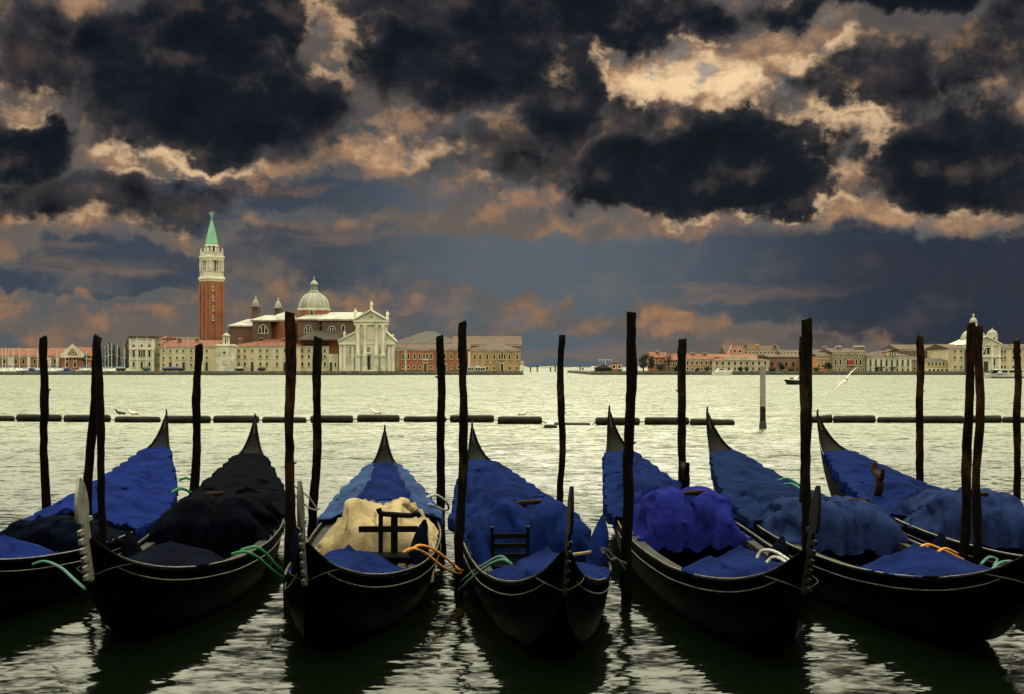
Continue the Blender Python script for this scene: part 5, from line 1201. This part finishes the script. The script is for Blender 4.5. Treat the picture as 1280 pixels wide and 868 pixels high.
# ------------------------------------------------------------------ covers
def nz(p): return noise.noise(p)
def fold(x, y, sd, a=1.0):
    q = nz((x * .9 + sd, y * 1.2, sd * 1.3)); w = nz((x * 2.1 + q * 1.2, y * 2.6 - q, sd + 4.2)); r = 1 - abs(nz((x * 1.4 + q, y * 2.2 + w * .5, sd * .7 + 8))) * 2.2
    r2 = 1 - abs(nz((x * 3.1 - q, y * 1.3 + q, sd * .3 + 15))) * 2.4
    r3 = 1 - abs(nz((x * 5.3 + w * 1.5, y * 4.1 - q * 2, sd * 1.9 + 22))) * 2.6
    r4 = 1 - abs(nz((x * 1.1 + y * 2.3 + q, y * .9 - x * .7, sd * 2.7 + 31))) * 3.0
    return a * (.5 * q + .3 * w + .75 * r + .6 * r2 + .32 * r3 + .6 * r4)
def drape(rows, pins, sx=1.05, sy=1.05, sag=.05, iters=170, seed=0, free=None, grav=.0007, fmin=None):
    """let a slack cloth settle over its supports: position based relaxation of the grid"""
    X = np.array([[tuple(p) for p in r] for r in rows], float); S = X.copy(); n, m = X.shape[:2]
    rs = np.random.RandomState(seed); inv = np.ones((n, m, 1)); inv[pins] = 0
    def ln(a, b): return np.linalg.norm(b - a, axis=2, keepdims=True)
    var = np.array([[noise.noise((i * .06, j * .08, seed * 1.7)) for j in range(m)] for i in range(n)])[:, :, None]
    kx = 1 + (sx - 1) * (1 + 1.3 * var); ky = 1 + (sy - 1) * (1 + 1.3 * np.roll(var, 7, 0))
    def sl(a, b, ax): return (slice(a, b), slice(None)) if ax == 0 else (slice(None), slice(a, b))
    sets = []
    for ax, N, k in ((0, n, kx), (1, m, ky)):
        for st in (0, 1):
            c = (N - st) // 2
            A = tuple(slice(st, st + 2 * c, 2) if q == ax else slice(None) for q in (0, 1)); B = tuple(slice(st + 1, st + 2 * c, 2) if q == ax else slice(None) for q in (0, 1))
            sets.append((A, B, ln(S[A], S[B]) * k[A], 1.0, False))
    for A, B in (((slice(0, -1), slice(0, -1)), (slice(1, None), slice(1, None))), ((slice(0, -1), slice(1, None)), (slice(1, None), slice(0, -1)))):
        sets.append((A, B, ln(S[A], S[B]) * (.5 * kx[A] + .5 * ky[A]), .10, True))
    for g_, w_ in ((2, .10), (3, .05)):
        sets.append(((slice(0, -g_), slice(None)), (slice(g_, None), slice(None)), ln(S[:-g_], S[g_:]) * (1 + (sx - 1) * .9), w_, True))
        sets.append(((slice(None), slice(0, -g_)), (slice(None), slice(g_, None)), ln(S[:, :-g_], S[:, g_:]) * (1 + (sy - 1) * .9), w_, True))
    floor_ = S[:, :, 2:3] - sag * (.35 + .65 * np.clip(.5 + 1.6 * np.roll(var, 13, 1), 0, 1))
    if free is not None: floor_[free] = -9
    if fmin is not None: floor_ = np.maximum(floor_, fmin[:, :, None])
    X += rs.normal(0, .003, X.shape) * inv; prev = X.copy()
    for it in range(iters):
        v = (X - prev) * .90; prev = X.copy(); X = X + v * inv; X[:, :, 2:3] -= grav * inv
        for A, B, r, w_, jac in sets:
            a, b = X[A], X[B]; d = b - a; l = np.maximum(np.linalg.norm(d, axis=2, keepdims=True), 1e-6)
            ia, ib = inv[A], inv[B]; tot = np.maximum(ia + ib, 1e-6)
            cc = d * ((l - r) / l) * w_ / tot
            if jac:
                X[A] = X[A] + cc * ia; X[B] = X[B] - cc * ib
            else:
                X[A] = a + cc * ia; X[B] = b - cc * ib
        X[:, :, 2:3] = np.maximum(X[:, :, 2:3], floor_)
        drift = X[:, :, :2] - S[:, :, :2]; dl = np.maximum(np.linalg.norm(drift, axis=2, keepdims=True), 1e-6)
        X[:, :, :2] = S[:, :, :2] + drift * np.minimum(1, .11 / dl)
    return [[tuple(p) for p in r] for r in X.tolist()]
def solid(o, th=.012):
    md = o.modifiers.new('thickness', 'SOLIDIFY'); md.thickness = th; md.offset = 1; return o
GC = 'cloth covers lashed over the gondolas'
def stern_cover(g, label, mt, t0=.60, t1=.905, ridge=.16, sd=0, hang=.10, shift=0.0, am=.022, ragged=.02):
    rows = []; nt_, nv = 110, 60
    for i in range(nt_ + 1):
        row_ = []
        for j in range(nv + 1):
            v = -1.16 + 2.32 * j / nv
            t = t0 + (t1 - t0) * i / nt_ + ragged * nz((v * 1.3, sd, i * .0)) * (1 if i in (0, nt_) or True else 0)
            t = min(max(t, t0 - .03), .955); w = HW(t) + .035; z = g.zr(t) + .03
            e = max(0, abs(v) - 1) / .16; vc = max(-1, min(1, v))
            f = (t - t0) / (t1 - t0); rd = ridge * (.10 + 1.0 * math.sin(math.pi * (1 - f) * .62)) * min(1, HW(t) / .35)
            up_ = rd * (1 - abs(vc) ** 1.7)
            y = g.c(t) + vc * w + (v - vc) * .1
            fl = fold(g.x(t), y, sd, am) * (1 - .6 * e) * min(1, HW(t) / .25)
            zz = z + up_ + fl - e * hang * (1 + .7 * nz((t * 14, sd, v)))
            row_.append((g.x(t), y + .03 * e * nz((t * 9, sd + 2, 0)) * (1 if v > 0 else -1), zz))
        rows.append(row_)
    pins = np.zeros((nt_ + 1, nv + 1), bool); pins[-1, ::5] = True; pins[0, 4::12] = True
    for q in (2, 8, 24, 41, 58, 76, 94, 108): pins[q, 0] = pins[q, -1] = True; pins[q, 5] = pins[q, -6] = True
    fm = np.full((nt_ + 1, nv + 1), -9.0)
    for i in range(nt_ + 1):
        for j in range(nv + 1):
            tt = .5 - rows[i][j][0] / g.L; vv = abs(-1.16 + 2.32 * j / nv)
            if vv < 1.02 and (tt > .70 or vv > .84): fm[i, j] = g.zr(tt) + .045 + (.04 if tt > .72 else 0) * (1 - vv * vv)
    rows = drape(rows, pins, 1.05, 1.085, .09, 220, int(sd) + 1, None, .0007, fm); g.cover_rows = rows
    t = (t0 + t1) / 2; at = Vector((g.x(t), g.c(t), g.zr(t)))
    o = solid(g.own('stern_cover', MB().grid(rows), M[mt], label, 'boat cover', GC, at, 60))
    up_v = Vector((0, 0, .014))
    for edge in ([r[0] for r in rows], [r[-1] for r in rows], rows[0][4:-4]):
        obj('hem', MB().tube([Vector(p) - at + up_v for p in edge[::2]], .009, 5), M[mt], o, smooth=60, local=True)
    for sg, k in ((1, -1), (-1, 0)):
        for q in (8, 24, 41, 58, 76, 94):
            p = Vector(rows[q][k]); tt = .5 - p.x / g.L; w = HW(tt); zr_ = g.zr(tt)
            obj('lashing', MB().tube([p - at, Vector((p.x + .02, g.c(tt) + sg * (w * 1.0 + .012), zr_ - .13)) - at, Vector((p.x - .03, g.c(tt) + sg * (w * .985 + .008), zr_ - .24)) - at], .006, 5), M['rope_dark'], o, local=True)
    return o
def seat_cover(g, label, mt, t0=.47, t1=.63, h=.42, sd=0, humps=2, wide=.98, front=.30, am=.024, name='seat_cover', off=0.0):
    rows = []; nf, nt_, nv = 20, 60, 90
    def top(t, v):
        f = (t - t0) / (t1 - t0)
        prof = (min(1, f / .22) ** .5) * .75 + .25 if f < .22 else 1 - .35 * ((f - .22) / .78) ** 1.5
        hp = (.70 + .42 * abs(math.sin(math.pi * v)) ** .8) if humps == 2 else (.75 + .35 * math.cos(v * 1.5))
        ed = max(0, 1 - abs(v) ** 3.2)
        return g.zr(t) + h * prof * hp * ed + .02
    for i in range(nf + nt_ + 1):
        row_ = []
        for j in range(nv + 1):
            v = -1 + 2 * j / nv; 
            if i < nf:
                t = t0; q = (nf - i) / nf; z = top(t0, v) - front * q * (1 + .25 * nz((v * 3, sd, 1))) * (1 - .5 * abs(v) ** 3)
                x = g.x(t0) + .07 * q + .05 * nz((v * 5, q * 2, sd)) + .035 * math.sin(v * 17 + sd) * q
            else:
                t = t0 + (t1 - t0) * (i - nf) / nt_; z = top(t, v); x = g.x(t)
            w = (HW(t) + .03) * wide; y = g.c(t) + off + v * w
            fl = fold(x * 1.3, y * 1.4, sd + 30, am)
            row_.append((x + fl * .4, y + fl * .3, z + fl * (1 - abs(v) ** 4)))
        rows.append(row_)
    pins = np.zeros((nf + nt_ + 1, nv + 1), bool); pins[-1, ::6] = True; pins[nf + 2::14, 0] = True; pins[nf + 2::14, -1] = True
    fr = np.zeros(pins.shape, bool); fr[:nf] = True
    rows = drape(rows, pins, 1.07, 1.10, .10, 240, int(sd) + 40, fr, .0005)
    return solid(g.own(name, MB().grid(rows), M[mt], label, 'boat cover', GC, (g.x((t0 + t1) / 2), g.c(t0), g.zr(t0)), 50))
def bow_cover(g, label, mt, t0=.065, t1=.215, h=.20, sd=0, rear=.12, wl=1.0, am=.012):
    rows = []; nt_, nv = 44, 50
    for i in range(nt_ + 5):
        row_ = []
        for j in range(nv + 1):
            v = -1 + 2 * j / nv; f = min(1, i / nt_); t = t0 + (t1 - t0) * (f - .10 * (1 - abs(v)) * 0)
            w = HW(t) * .97; z = g.zr(t) + .03 + h * (f ** .8) * (1 - abs(v) ** 1.25)
            y = g.c(t) + v * w; x = g.x(t, z)
            if i > nt_: q = (i - nt_) / 4; z -= rear * q * (1 - .5 * abs(v)); x -= .03 * q
            fl = fold(x * 1.2, y * 1.5, sd + 60, am) * (1 - .4 * abs(v) ** 4)
            row_.append((x, y, z + fl))
        rows.append(row_)
    pins = np.zeros((nt_ + 5, nv + 1), bool); pins[0, ::4] = True; pins[::11, 0] = True; pins[::11, -1] = True; pins[nt_, nv // 2] = True; pins[-1, ::10] = True
    rows = drape(rows, pins, 1.04, 1.07, .06, 180, int(sd) + 80)
    return solid(g.own('bow_cover', MB().grid(rows), M[mt], label, 'boat cover', GC, (g.x((t0 + t1) / 2), g.c(t0), g.zr((t0 + t1) / 2)), 180))
def wing(g, t, sg, h, label=None, mt='cloth_navy', lean=-.10, w=.24, v=.80, z0=None):
    """pointed cloth-covered arm of the seat, standing at the side of the boat"""
    x = g.x(t); y = g.c(t) + sg * HW(t) * v; z = (g.zr(t) - .2) if z0 is None else z0; m = MB(); rows = []
    for i in range(9):
        f = i / 8; r = w * (1 - f ** 2.6) ** .8 + .025
        rows.append([(x + r * .9 * math.cos(a) + lean * f, y + sg * .10 * f + r * .42 * math.sin(a) + .02 * nz((i, a, t)), z + (h + .2) * f) for a in [2 * math.pi * k / 12 for k in range(12)] + [0]])
    m.grid(rows); m.add(rows[-1][:12], [tuple(range(12))])
    o = g.loc_obj('seat_arm', m, M[mt], 60); return o

stern_cover(G[0], 'bright blue cover over the stern of the leftmost gondola', 'cloth_bright', .43, .905, .22, 1, hang=.13)
seat_cover(G[0], 'black blue cloth over the seats of the leftmost gondola', 'cloth_navy', .33, .43, .24, 2, humps=1, front=.3)
bow_cover(G[0], 'blue cloth over the bow deck at the left frame edge', 'cloth_bright', .07, .23, .16, 3)
stern_cover(G[1], 'dark navy cover over the stern of the second gondola from the left', 'cloth_dark', .58, .905, .16, 4, hang=.06)
seat_cover(G[1], 'almost black humped cover over the seats of the navy covered gondola', 'cloth_dark', .44, .60, .46, 5, front=.35, wide=.9)
bow_cover(G[1], 'dark navy cloth spread over the bow deck of the navy covered gondola', 'cloth_navy', .07, .26, .16, 6)
stern_cover(G[2], 'pale blue striped cover over the stern behind the beige canvas', 'cloth_pale_blue', .60, .905, .20, 7, hang=.10)
seat_cover(G[2], 'beige canvas in two humps over the seats behind a dark chair frame', 'cloth_beige', .415, .56, .48, 8, front=.38, wide=.82, off=.05)
bow_cover(G[2], 'royal blue peaked cloth over the bow in front of the beige canvas', 'cloth_royal', .075, .245, .20, 9)
stern_cover(G[3], 'royal blue cover over the stern of the gondola facing the viewer', 'cloth_royal', .57, .905, .28, 10)
seat_cover(G[3], 'royal blue humped cover over the seats behind the slatted chair back', 'cloth_royal', .44, .60, .40, 11, front=.42, wide=.93)
bow_cover(G[3], 'royal blue crumpled cloth round the bow post of the gondola facing the viewer', 'cloth_royal', .06, .25, .20, 12)
stern_cover(G[4], 'blue cover over the stern of the gondola with the violet seat cover', 'cloth_royal', .58, .905, .20, 13)
seat_cover(G[4], 'violet blue rumpled cover over the seats, most purple of all the covers', 'cloth_violet', .475, .60, .50, 14, front=.05, wide=.86)
bow_cover(G[4], 'royal blue peaked cloth over the bow beside the pair of white ropes', 'cloth_royal', .055, .245, .20, 15)
stern_cover(G[5], 'mid blue wrinkled cover over the stern left of the thick dark post', 'cloth_mid', .56, .905, .20, 16)
seat_cover(G[5], 'grey blue double humped cover split by the thick dark post', 'cloth_grey_blue', .455, .58, .43, 17, front=.08, wide=.95)
bow_cover(G[5], 'royal blue peaked cloth over the bow at the lower right', 'cloth_royal', .055, .26, .20, 18)
stern_cover(G[6], 'smooth indigo cover over the stern of the rightmost gondola', 'cloth_royal', .55, .905, .16, 19)
seat_cover(G[6], 'grey blue double humped cover behind the pair of posts at the right', 'cloth_grey_blue', .455, .58, .43, 20, front=.08, wide=.95)
# darker stripes sewn on the pale cover of the third boat
g = G[2]; rows = [[(p[0], p[1], p[2] + .02) for p in r[20:45]] for r in g.cover_rows[6:109]]
solid(g.own('stern_cover', MB().grid(rows), M['cloth_royal'], 'darker blue cloth strip laid along the middle of the pale blue stern cover', 'boat cover', GC, (g.x(.78), g.c(.78), g.zr(.78)), 180), .008)
for gi, t, sg, h, mt in ((2, .335, 1, .40, 'cloth_navy'), (2, .315, -1, .34, 'cloth_navy'), (3, .335, 1, .46, 'cloth_royal'), (3, .36, -1, .34, 'cloth_royal'), (1, .33, -1, .22, 'cloth_dark'), (4, .33, 1, .22, 'cloth_navy'), (5, .34, 1, .24, 'cloth_navy'), (0, .33, -1, .34, 'cloth_dark'), (0, .33, 1, .2, 'cloth_dark')):
    wing(G[gi], t, sg, h, mt=mt)

# ------------------------------------------------------------------ loose wooden pieces on the boats
def stick(g, t, v, z, l, rz, label, tilt=.1):
    x, y = g.x(t), g.c(t) + v * HW(t); d = Vector((math.cos(rz), math.sin(rz), tilt)).normalized() * l / 2
    p = Vector((x, y, z)); m = MB().tube([p - d, p - d * .3, p + d * .4, p + d], [.022, .03, .028, .02], 8)
    g.own('wooden_bar', m, M['brown_wood'], label, 'wooden bar', 'wooden bars resting on the covers', p, 50)
ZT = lambda g, t, h: g.zr(t) + h
stick(G[3], .52, .05, ZT(G[3], .52, .385), .30, 1.3, 'short brown bar on top of the royal blue seat cover')
stick(G[4], .51, .12, ZT(G[4], .51, .475), .30, 1.1, 'short brown bar on top of the violet seat cover')
stick(G[5], .49, .25, ZT(G[5], .49, .40), .40, 1.2, 'brown bar on the grey blue seat cover just right of the thick post')
stick(G[6], .49, -.1, ZT(G[6], .49, .40), .45, 1.2, 'brown bar on the grey blue seat cover left of the paired posts')
stick(G[1], .52, -.1, ZT(G[1], .52, .41), .28, 1.2, 'short pale brown bar on the almost black seat cover')
# carved oarlocks
def forcola(g, t, sg, label, mt='brown_wood', h=.62):
    x, y, z = g.x(t), g.c(t) + sg * (HW(t) - .10), g.zr(t) - .05
    m = MB().tube(spline([(x, y, z - .2), (x + .05, y, z + .1), (x + .15, y, z + .28), (x + .10, y, z + .40), (x - .06, y, z + .46), (x - .08, y + .02, z + h)], 5), [.05] * 6 + [.055] * 6 + [.05] * 6 + [.042] * 5 + [.035] * 2 + [.022], 9)
    m.tube(spline([(x + .13, y, z + .34), (x + .24, y, z + .42), (x + .26, y, z + .52)], 4), [.036] * 5 + [.03] * 3 + [.02], 8)
    o = g.loc_obj('oarlock', m, M[mt], 60); return o
forcola(G[6], .66, -1, '', h=.58); forcola(G[4], .72, 1, '', 'black_wood', .5)

# chairs between the covers
def chair_slats(g, t, v, label):
    x, y, z = g.x(t), g.c(t) + v * HW(t), .03
    root = empty('chair', g.world((x, y, z)), g.ang); tag(root, label, 'chair', 'dark chairs in the gondolas'); root.scale = (.85, .80, .90)
    for s in (-.82, .82):
        obj('back_post', MB().tube([(0, s * .27, 0), (-.02, s * .27, .4), (-.08, s * .28, .78), (-.07, s * .28, .83)], [.022, .024, .022, .03], 8), M['black_wood'], root, local=True, smooth=50)
        obj('leg', MB().tube([(.40, s * .25, 0), (.40, s * .25, .40)], [.018, .022], 8), M['black_wood'], root, local=True, smooth=50)
    for zz in (.50, .61, .72): obj('slat', MB().box(-.075 - (zz - .6) * .2, -.05 - (zz - .6) * .2, -.23, .23, zz - .028, zz + .03), M['black_wood'], root, local=True)
    obj('seat', MB().box(-.02, .43, -.24, .24, .40, .45), M['leather'], root, local=True)
chair_slats(G[3], .37, -.42, 'black chair with a slatted back in front of the royal blue seat cover')
def chair_cross(g, t, v, label):
    x, y, z = g.x(t), g.c(t) + v * HW(t), .12
    root = empty('chair', g.world((x, y, z)), g.ang); tag(root, label, 'chair', 'dark chairs in the gondolas')
    obj('top_rail', MB().tube(spline([(0, -.16, .84), (.0, -.13, .79), (0, -.02, .78), (0, .1, .77), (0, .18, .77), (0, .23, .79), (0, .26, .75)], 4), .028, 8), M['black_wood'], root, local=True, smooth=60)
    obj('middle_rail', MB().box(-.02, .02, -.36, .24, .60, .66), M['black_wood'], root, local=True)
    obj('upright', MB().box(-.026, -.0, -.035, .035, 0, .78), M['black_wood'], root, local=True); obj('upright', MB().box(-.026, 0, -.16, -.115, .3, .80), M['black_wood'], root, local=True)
    obj('seat', MB().box(0.0, .40, -.34, .24, .34, .40), M['leather'], root, local=True)
    for s in (-.3, .2): obj('leg', MB().tube([(.36, s, 0), (.36, s, .34)], .02, 8), M['black_wood'], root, local=True, smooth=50)
chair_cross(G[2], .36, .46, 'dark chair frame with a long top rail in front of the beige canvas')
# yellow knotted cane beside the slatted chair
g = G[3]; p = Vector((g.x(.33), g.c(.33) + .12, .50))
m = MB().tube(spline([p + Vector((.05, -.22, -.02)), p + Vector((0, -.05, .03)), p + Vector((0, .2, .05)), p + Vector((-.02, .45, .08))], 5), .017, 6).ball(p + Vector((.05, -.24, -.06)), .035, 8, 5).ball(p + Vector((0, .44, .02)), .03, 8, 5)
g.own('cane', m, M['pale_wood'], 'pale straw coloured cane lying behind the bow cloth of the gondola facing the viewer', 'cane', None, p, 60) if False else tag(g.own('cane', m, M['pale_wood'], 'pale straw coloured cane lying behind the bow cloth of the gondola facing the viewer', 'cane', 'loose gear', p, 60))

# ------------------------------------------------------------------ mooring ropes
GRP = 'mooring ropes'
def rope(strands, r, mt, label, name='mooring_rope'):
    m = MB()
    for st in strands: m.tube(spline([P(*q) for q in st], 7), r, 7)
    at = P(*strands[0][0])
    tag(obj(name, m, M[mt], loc=at, smooth=60), label, 'rope', GRP)
rope([[(214, 616, 17.0), (226, 611, 17.2), (238, 616, 17.6), (247, 627, 17.93)], [(224, 600, 18.2), (234, 598, 18.2), (243, 604, 18.1), (250, 622, 17.95)], [(238, 640, 17.9), (243, 627, 17.9), (250, 623, 17.95)]], .018, 'rope_green', 'green rope looped from the leftmost gondola to the short leaning post')
rope([[(290, 693, 12.2), (305, 690, 12.2), (322, 697, 12.5), (342, 714, 12.9), (362, 728, 13.2), (369, 731, 13.24)], [(301, 688, 12.4), (318, 684, 12.5), (330, 690, 12.6), (345, 706, 12.9), (358, 719, 13.2)]], .014, 'rope_green', 'green rope looped from the navy covered gondola to the reddish brown post')
rope([[(383, 700, 10.6), (376, 714, 11.2), (366, 727, 12.2), (356, 738, 13.2)]], .014, 'rope_teal', 'teal rope between the beige covered gondola and the reddish brown post')
rope([[(504, 691, 12.0), (516, 686, 12.1), (532, 692, 12.6), (552, 708, 13.2), (571, 717, 13.74), (578, 716, 13.78)], [(513, 688, 12.2), (524, 682, 12.3), (540, 686, 12.8), (556, 697, 13.3), (568, 707, 13.76)], [(568, 707, 13.76), (574, 712, 13.72), (579, 714, 13.8)]], .0135, 'rope_orange', 'bright orange rope from the beige covered gondola to the leaning post')
rope([[(640, 706, 11.2), (629, 700, 11.3), (612, 706, 12.0), (593, 720, 12.9), (574, 738, 13.74)], [(634, 700, 11.5), (624, 696, 11.6), (607, 705, 12.4), (590, 716, 13.2), (577, 727, 13.78)]], .013, 'rope_teal', 'pale teal rope from the gondola facing the viewer to the leaning post')
rope([[(533, 622, 16.3), (545, 619, 16.5), (556, 626, 16.8), (561, 635, 17.0), (556, 638, 17.0), (546, 634, 16.8), (536, 630, 16.0)]], .015, 'rope_white', 'white rope looped round the black post behind the beige canvas')
rope([[(366, 606, 13.4), (374, 612, 14.5), (386, 622, 17), (396, 636, 18.3), (399, 637, 18.32)], [(366, 616, 13.4), (378, 628, 15.5), (388, 636, 17.5), (396, 638, 18.3)]], .011, 'rope_white', 'thin pale rope strung from the reddish brown post to the short mossy post')
rope([[(752, 686, 12.7), (759, 689, 12.8), (765, 696, 12.9), (772, 701, 13.1), (782, 705, 13.28)], [(754, 690, 12.6), (762, 700, 12.8), (770, 699, 13.0), (780, 712, 13.28)]], .019, 'rope_dark', 'thick dark rope from the gondola facing the viewer to the tallest post')
rope([[(946, 698, 11.2), (952, 689, 11.2), (966, 689, 11.1), (984, 699, 10.9), (1003, 716, 10.7)], [(958, 704, 11.0), (966, 697, 11.0), (978, 700, 10.8), (1000, 720, 10.5)]], .014, 'rope_white', 'pair of white rope loops on the bow of the violet covered gondola')
rope([[(1150, 684, 12.4), (1160, 681, 12.5), (1175, 686, 12.6), (1188, 692, 12.8), (1204, 700, 13.2)], [(1172, 690, 12.2), (1182, 686, 12.4), (1196, 692, 12.8)]], .013, 'rope_orange', 'orange rope on the gondola rail left of the paired posts')
rope([[(1226, 706, 12.2), (1236, 697, 12.3), (1246, 700, 12.4), (1242, 708, 12.2)], [(1240, 712, 11.8), (1252, 703, 12.0), (1268, 703, 12.2), (1279, 710, 12.3)]], .014, 'rope_teal', 'teal green rope loops on the rail right of the paired posts')
rope([[(41, 706, 12.0), (56, 702, 11.9), (76, 710, 11.4), (92, 724, 10.9), (106, 736, 10.5)]], .013, 'rope_teal', 'teal rope drooping from the leftmost gondola to the next bow')
rope([[(972, 601, 18.0), (985, 598, 18.2), (1000, 606, 17.0)], [(978, 606, 17.6), (990, 605, 17.4), (1002, 612, 16.0)]], .013, 'rope_green', 'green rope loop at the stern rail left of the thick dark post')

# ------------------------------------------------------------------ birds and a small buoy
def gull_sit(px, py, D, s, label, dark=False, face=-1):
    root_at = P(px, py, D); m = MB(); f = face
    b0 = root_at + Vector((0, 0, .10 * s))
    rows = [b0 + Vector((f * -.20 * s, 0, .03 * s)), b0 + Vector((f * -.10 * s, 0, .02 * s)), b0 + Vector((f * .04 * s, 0, .03 * s)), b0 + Vector((f * .13 * s, 0, .07 * s)), b0 + Vector((f * .16 * s, 0, .14 * s)), b0 + Vector((f * .20 * s, 0, .17 * s)), b0 + Vector((f * .235 * s, 0, .16 * s))]
    m.tube(rows, [.012 * s, .055 * s, .075 * s, .055 * s, .040 * s, .042 * s, .012 * s], 10)
    o = obj('seagull', m, M['gull_dark' if dark else 'gull_white'], loc=root_at, smooth=60); tag(o, label, 'bird', 'birds on the floating boom')
    w = MB()
    for sd in (-1, 1): w.grid([[b0 + Vector((f * (.10 - .085 * i) * s, sd * (.070 - .004 * i) * s * (1 if j else .6), (.085 - .012 * i - .05 * j) * s)) for j in range(3)] for i in range(5)])
    obj('wing', w, M['gull_dark' if dark else 'gull_grey'], o, loc=None, smooth=60)
    obj('bill', MB().tube([b0 + Vector((f * .23 * s, 0, .165 * s)), b0 + Vector((f * .285 * s, 0, .15 * s))], [.012 * s, .004 * s], 6), M['gull_bill'], o)
    for sd in (-1, 1): obj('leg', MB().tube([root_at + Vector((0, sd * .03 * s, -.01)), b0 + Vector((0, sd * .03 * s, 0))], .008 * s, 5), M['gull_bill'], o)
gull_sit(150, 519.8, 60.2, 1.0, 'dark crouching bird on the boom, left of the white gull', True)
gull_sit(166, 520.2, 60.0, 1.0, 'white gull on the boom near the left end')
gull_sit(470, 519.4, 60.5, 1.0, 'brown grey gull standing on the boom in the middle left', False)
gull_sit(654, 521.0, 58.5, 1.0, 'white gull on the boom left of the thin post', False, 1)
# flying gull
D = 38.0; c = P(1057.5, 475, D)
o = obj('seagull', MB().tube([c + Vector((-.05, -.12, -.05)), c + Vector((-.02, -.06, -.01)), c + Vector((.0, .02, .0)), c + Vector((.03, .12, .02)), c + Vector((.06, .22, .01))], [.02, .045, .062, .045, .01], 10), M['gull_grey'], loc=c, smooth=60)
tag(o, 'white gull in flight with spread wings over the open water', 'bird', 'birds over the water')
for tip, mid_ in (((1075, 456.5), (1064.5, 463.5)), ((1041.3, 491.5), (1048.5, 479.5))):
    A = c + Vector((0, .03, .02)); Bm = P(*mid_, D - .1); Tt = P(*tip, D + .1); rows = []
    for i in range(9):
        f = i / 8; p = A * (1 - f) ** 2 + Bm * 2 * f * (1 - f) + Tt * f * f; ch = .15 * (1 - f ** 2.2) + .02
        rows.append([p + Vector((0, -ch * .55, .012)), p + Vector((0, -.1 * ch, .035 * (1 - f))), p + Vector((.0, ch * .5, -.005)), p + Vector((0, 0, -.012)), p + Vector((0, -ch * .55, .012))])
    obj('wing', MB().grid(rows), M['gull_white'], o, smooth=70)
obj('head', MB().ball(c + Vector((-.055, -.16, -.05)), .042, 10, 6).tube([c + Vector((-.06, -.19, -.055)), c + Vector((-.075, -.25, -.07))], [.014, .004], 6), M['gull_white'], o, smooth=70)
obj('tail', MB().grid([[c + Vector((.05 + .02 * i, .18 + .06 * i, .012)) + Vector((.02 * j * (1 + i), 0, .004 * j)) for j in (-1, 0, 1)] for i in range(3)]), M['gull_white'], o)
# mooring buoy with a bird's white mark
D = hdist(535); x = wx(688, D)
root = obj('mooring_buoy', MB().lathe(x, D, [(.12, -.12), (.26, -.04), (.28, .05), (.22, .12), (.08, .16)], 14), M['float_black'], loc=(x, D, 0), smooth=60); tag(root, 'small dark round buoy with a white top floating before the boom', 'buoy')
obj('white_top', MB().lathe(x, D, [(.15, .14), (.12, .20), (.05, .27), (.015, .30)], 12), M['gull_white'], root, smooth=60)
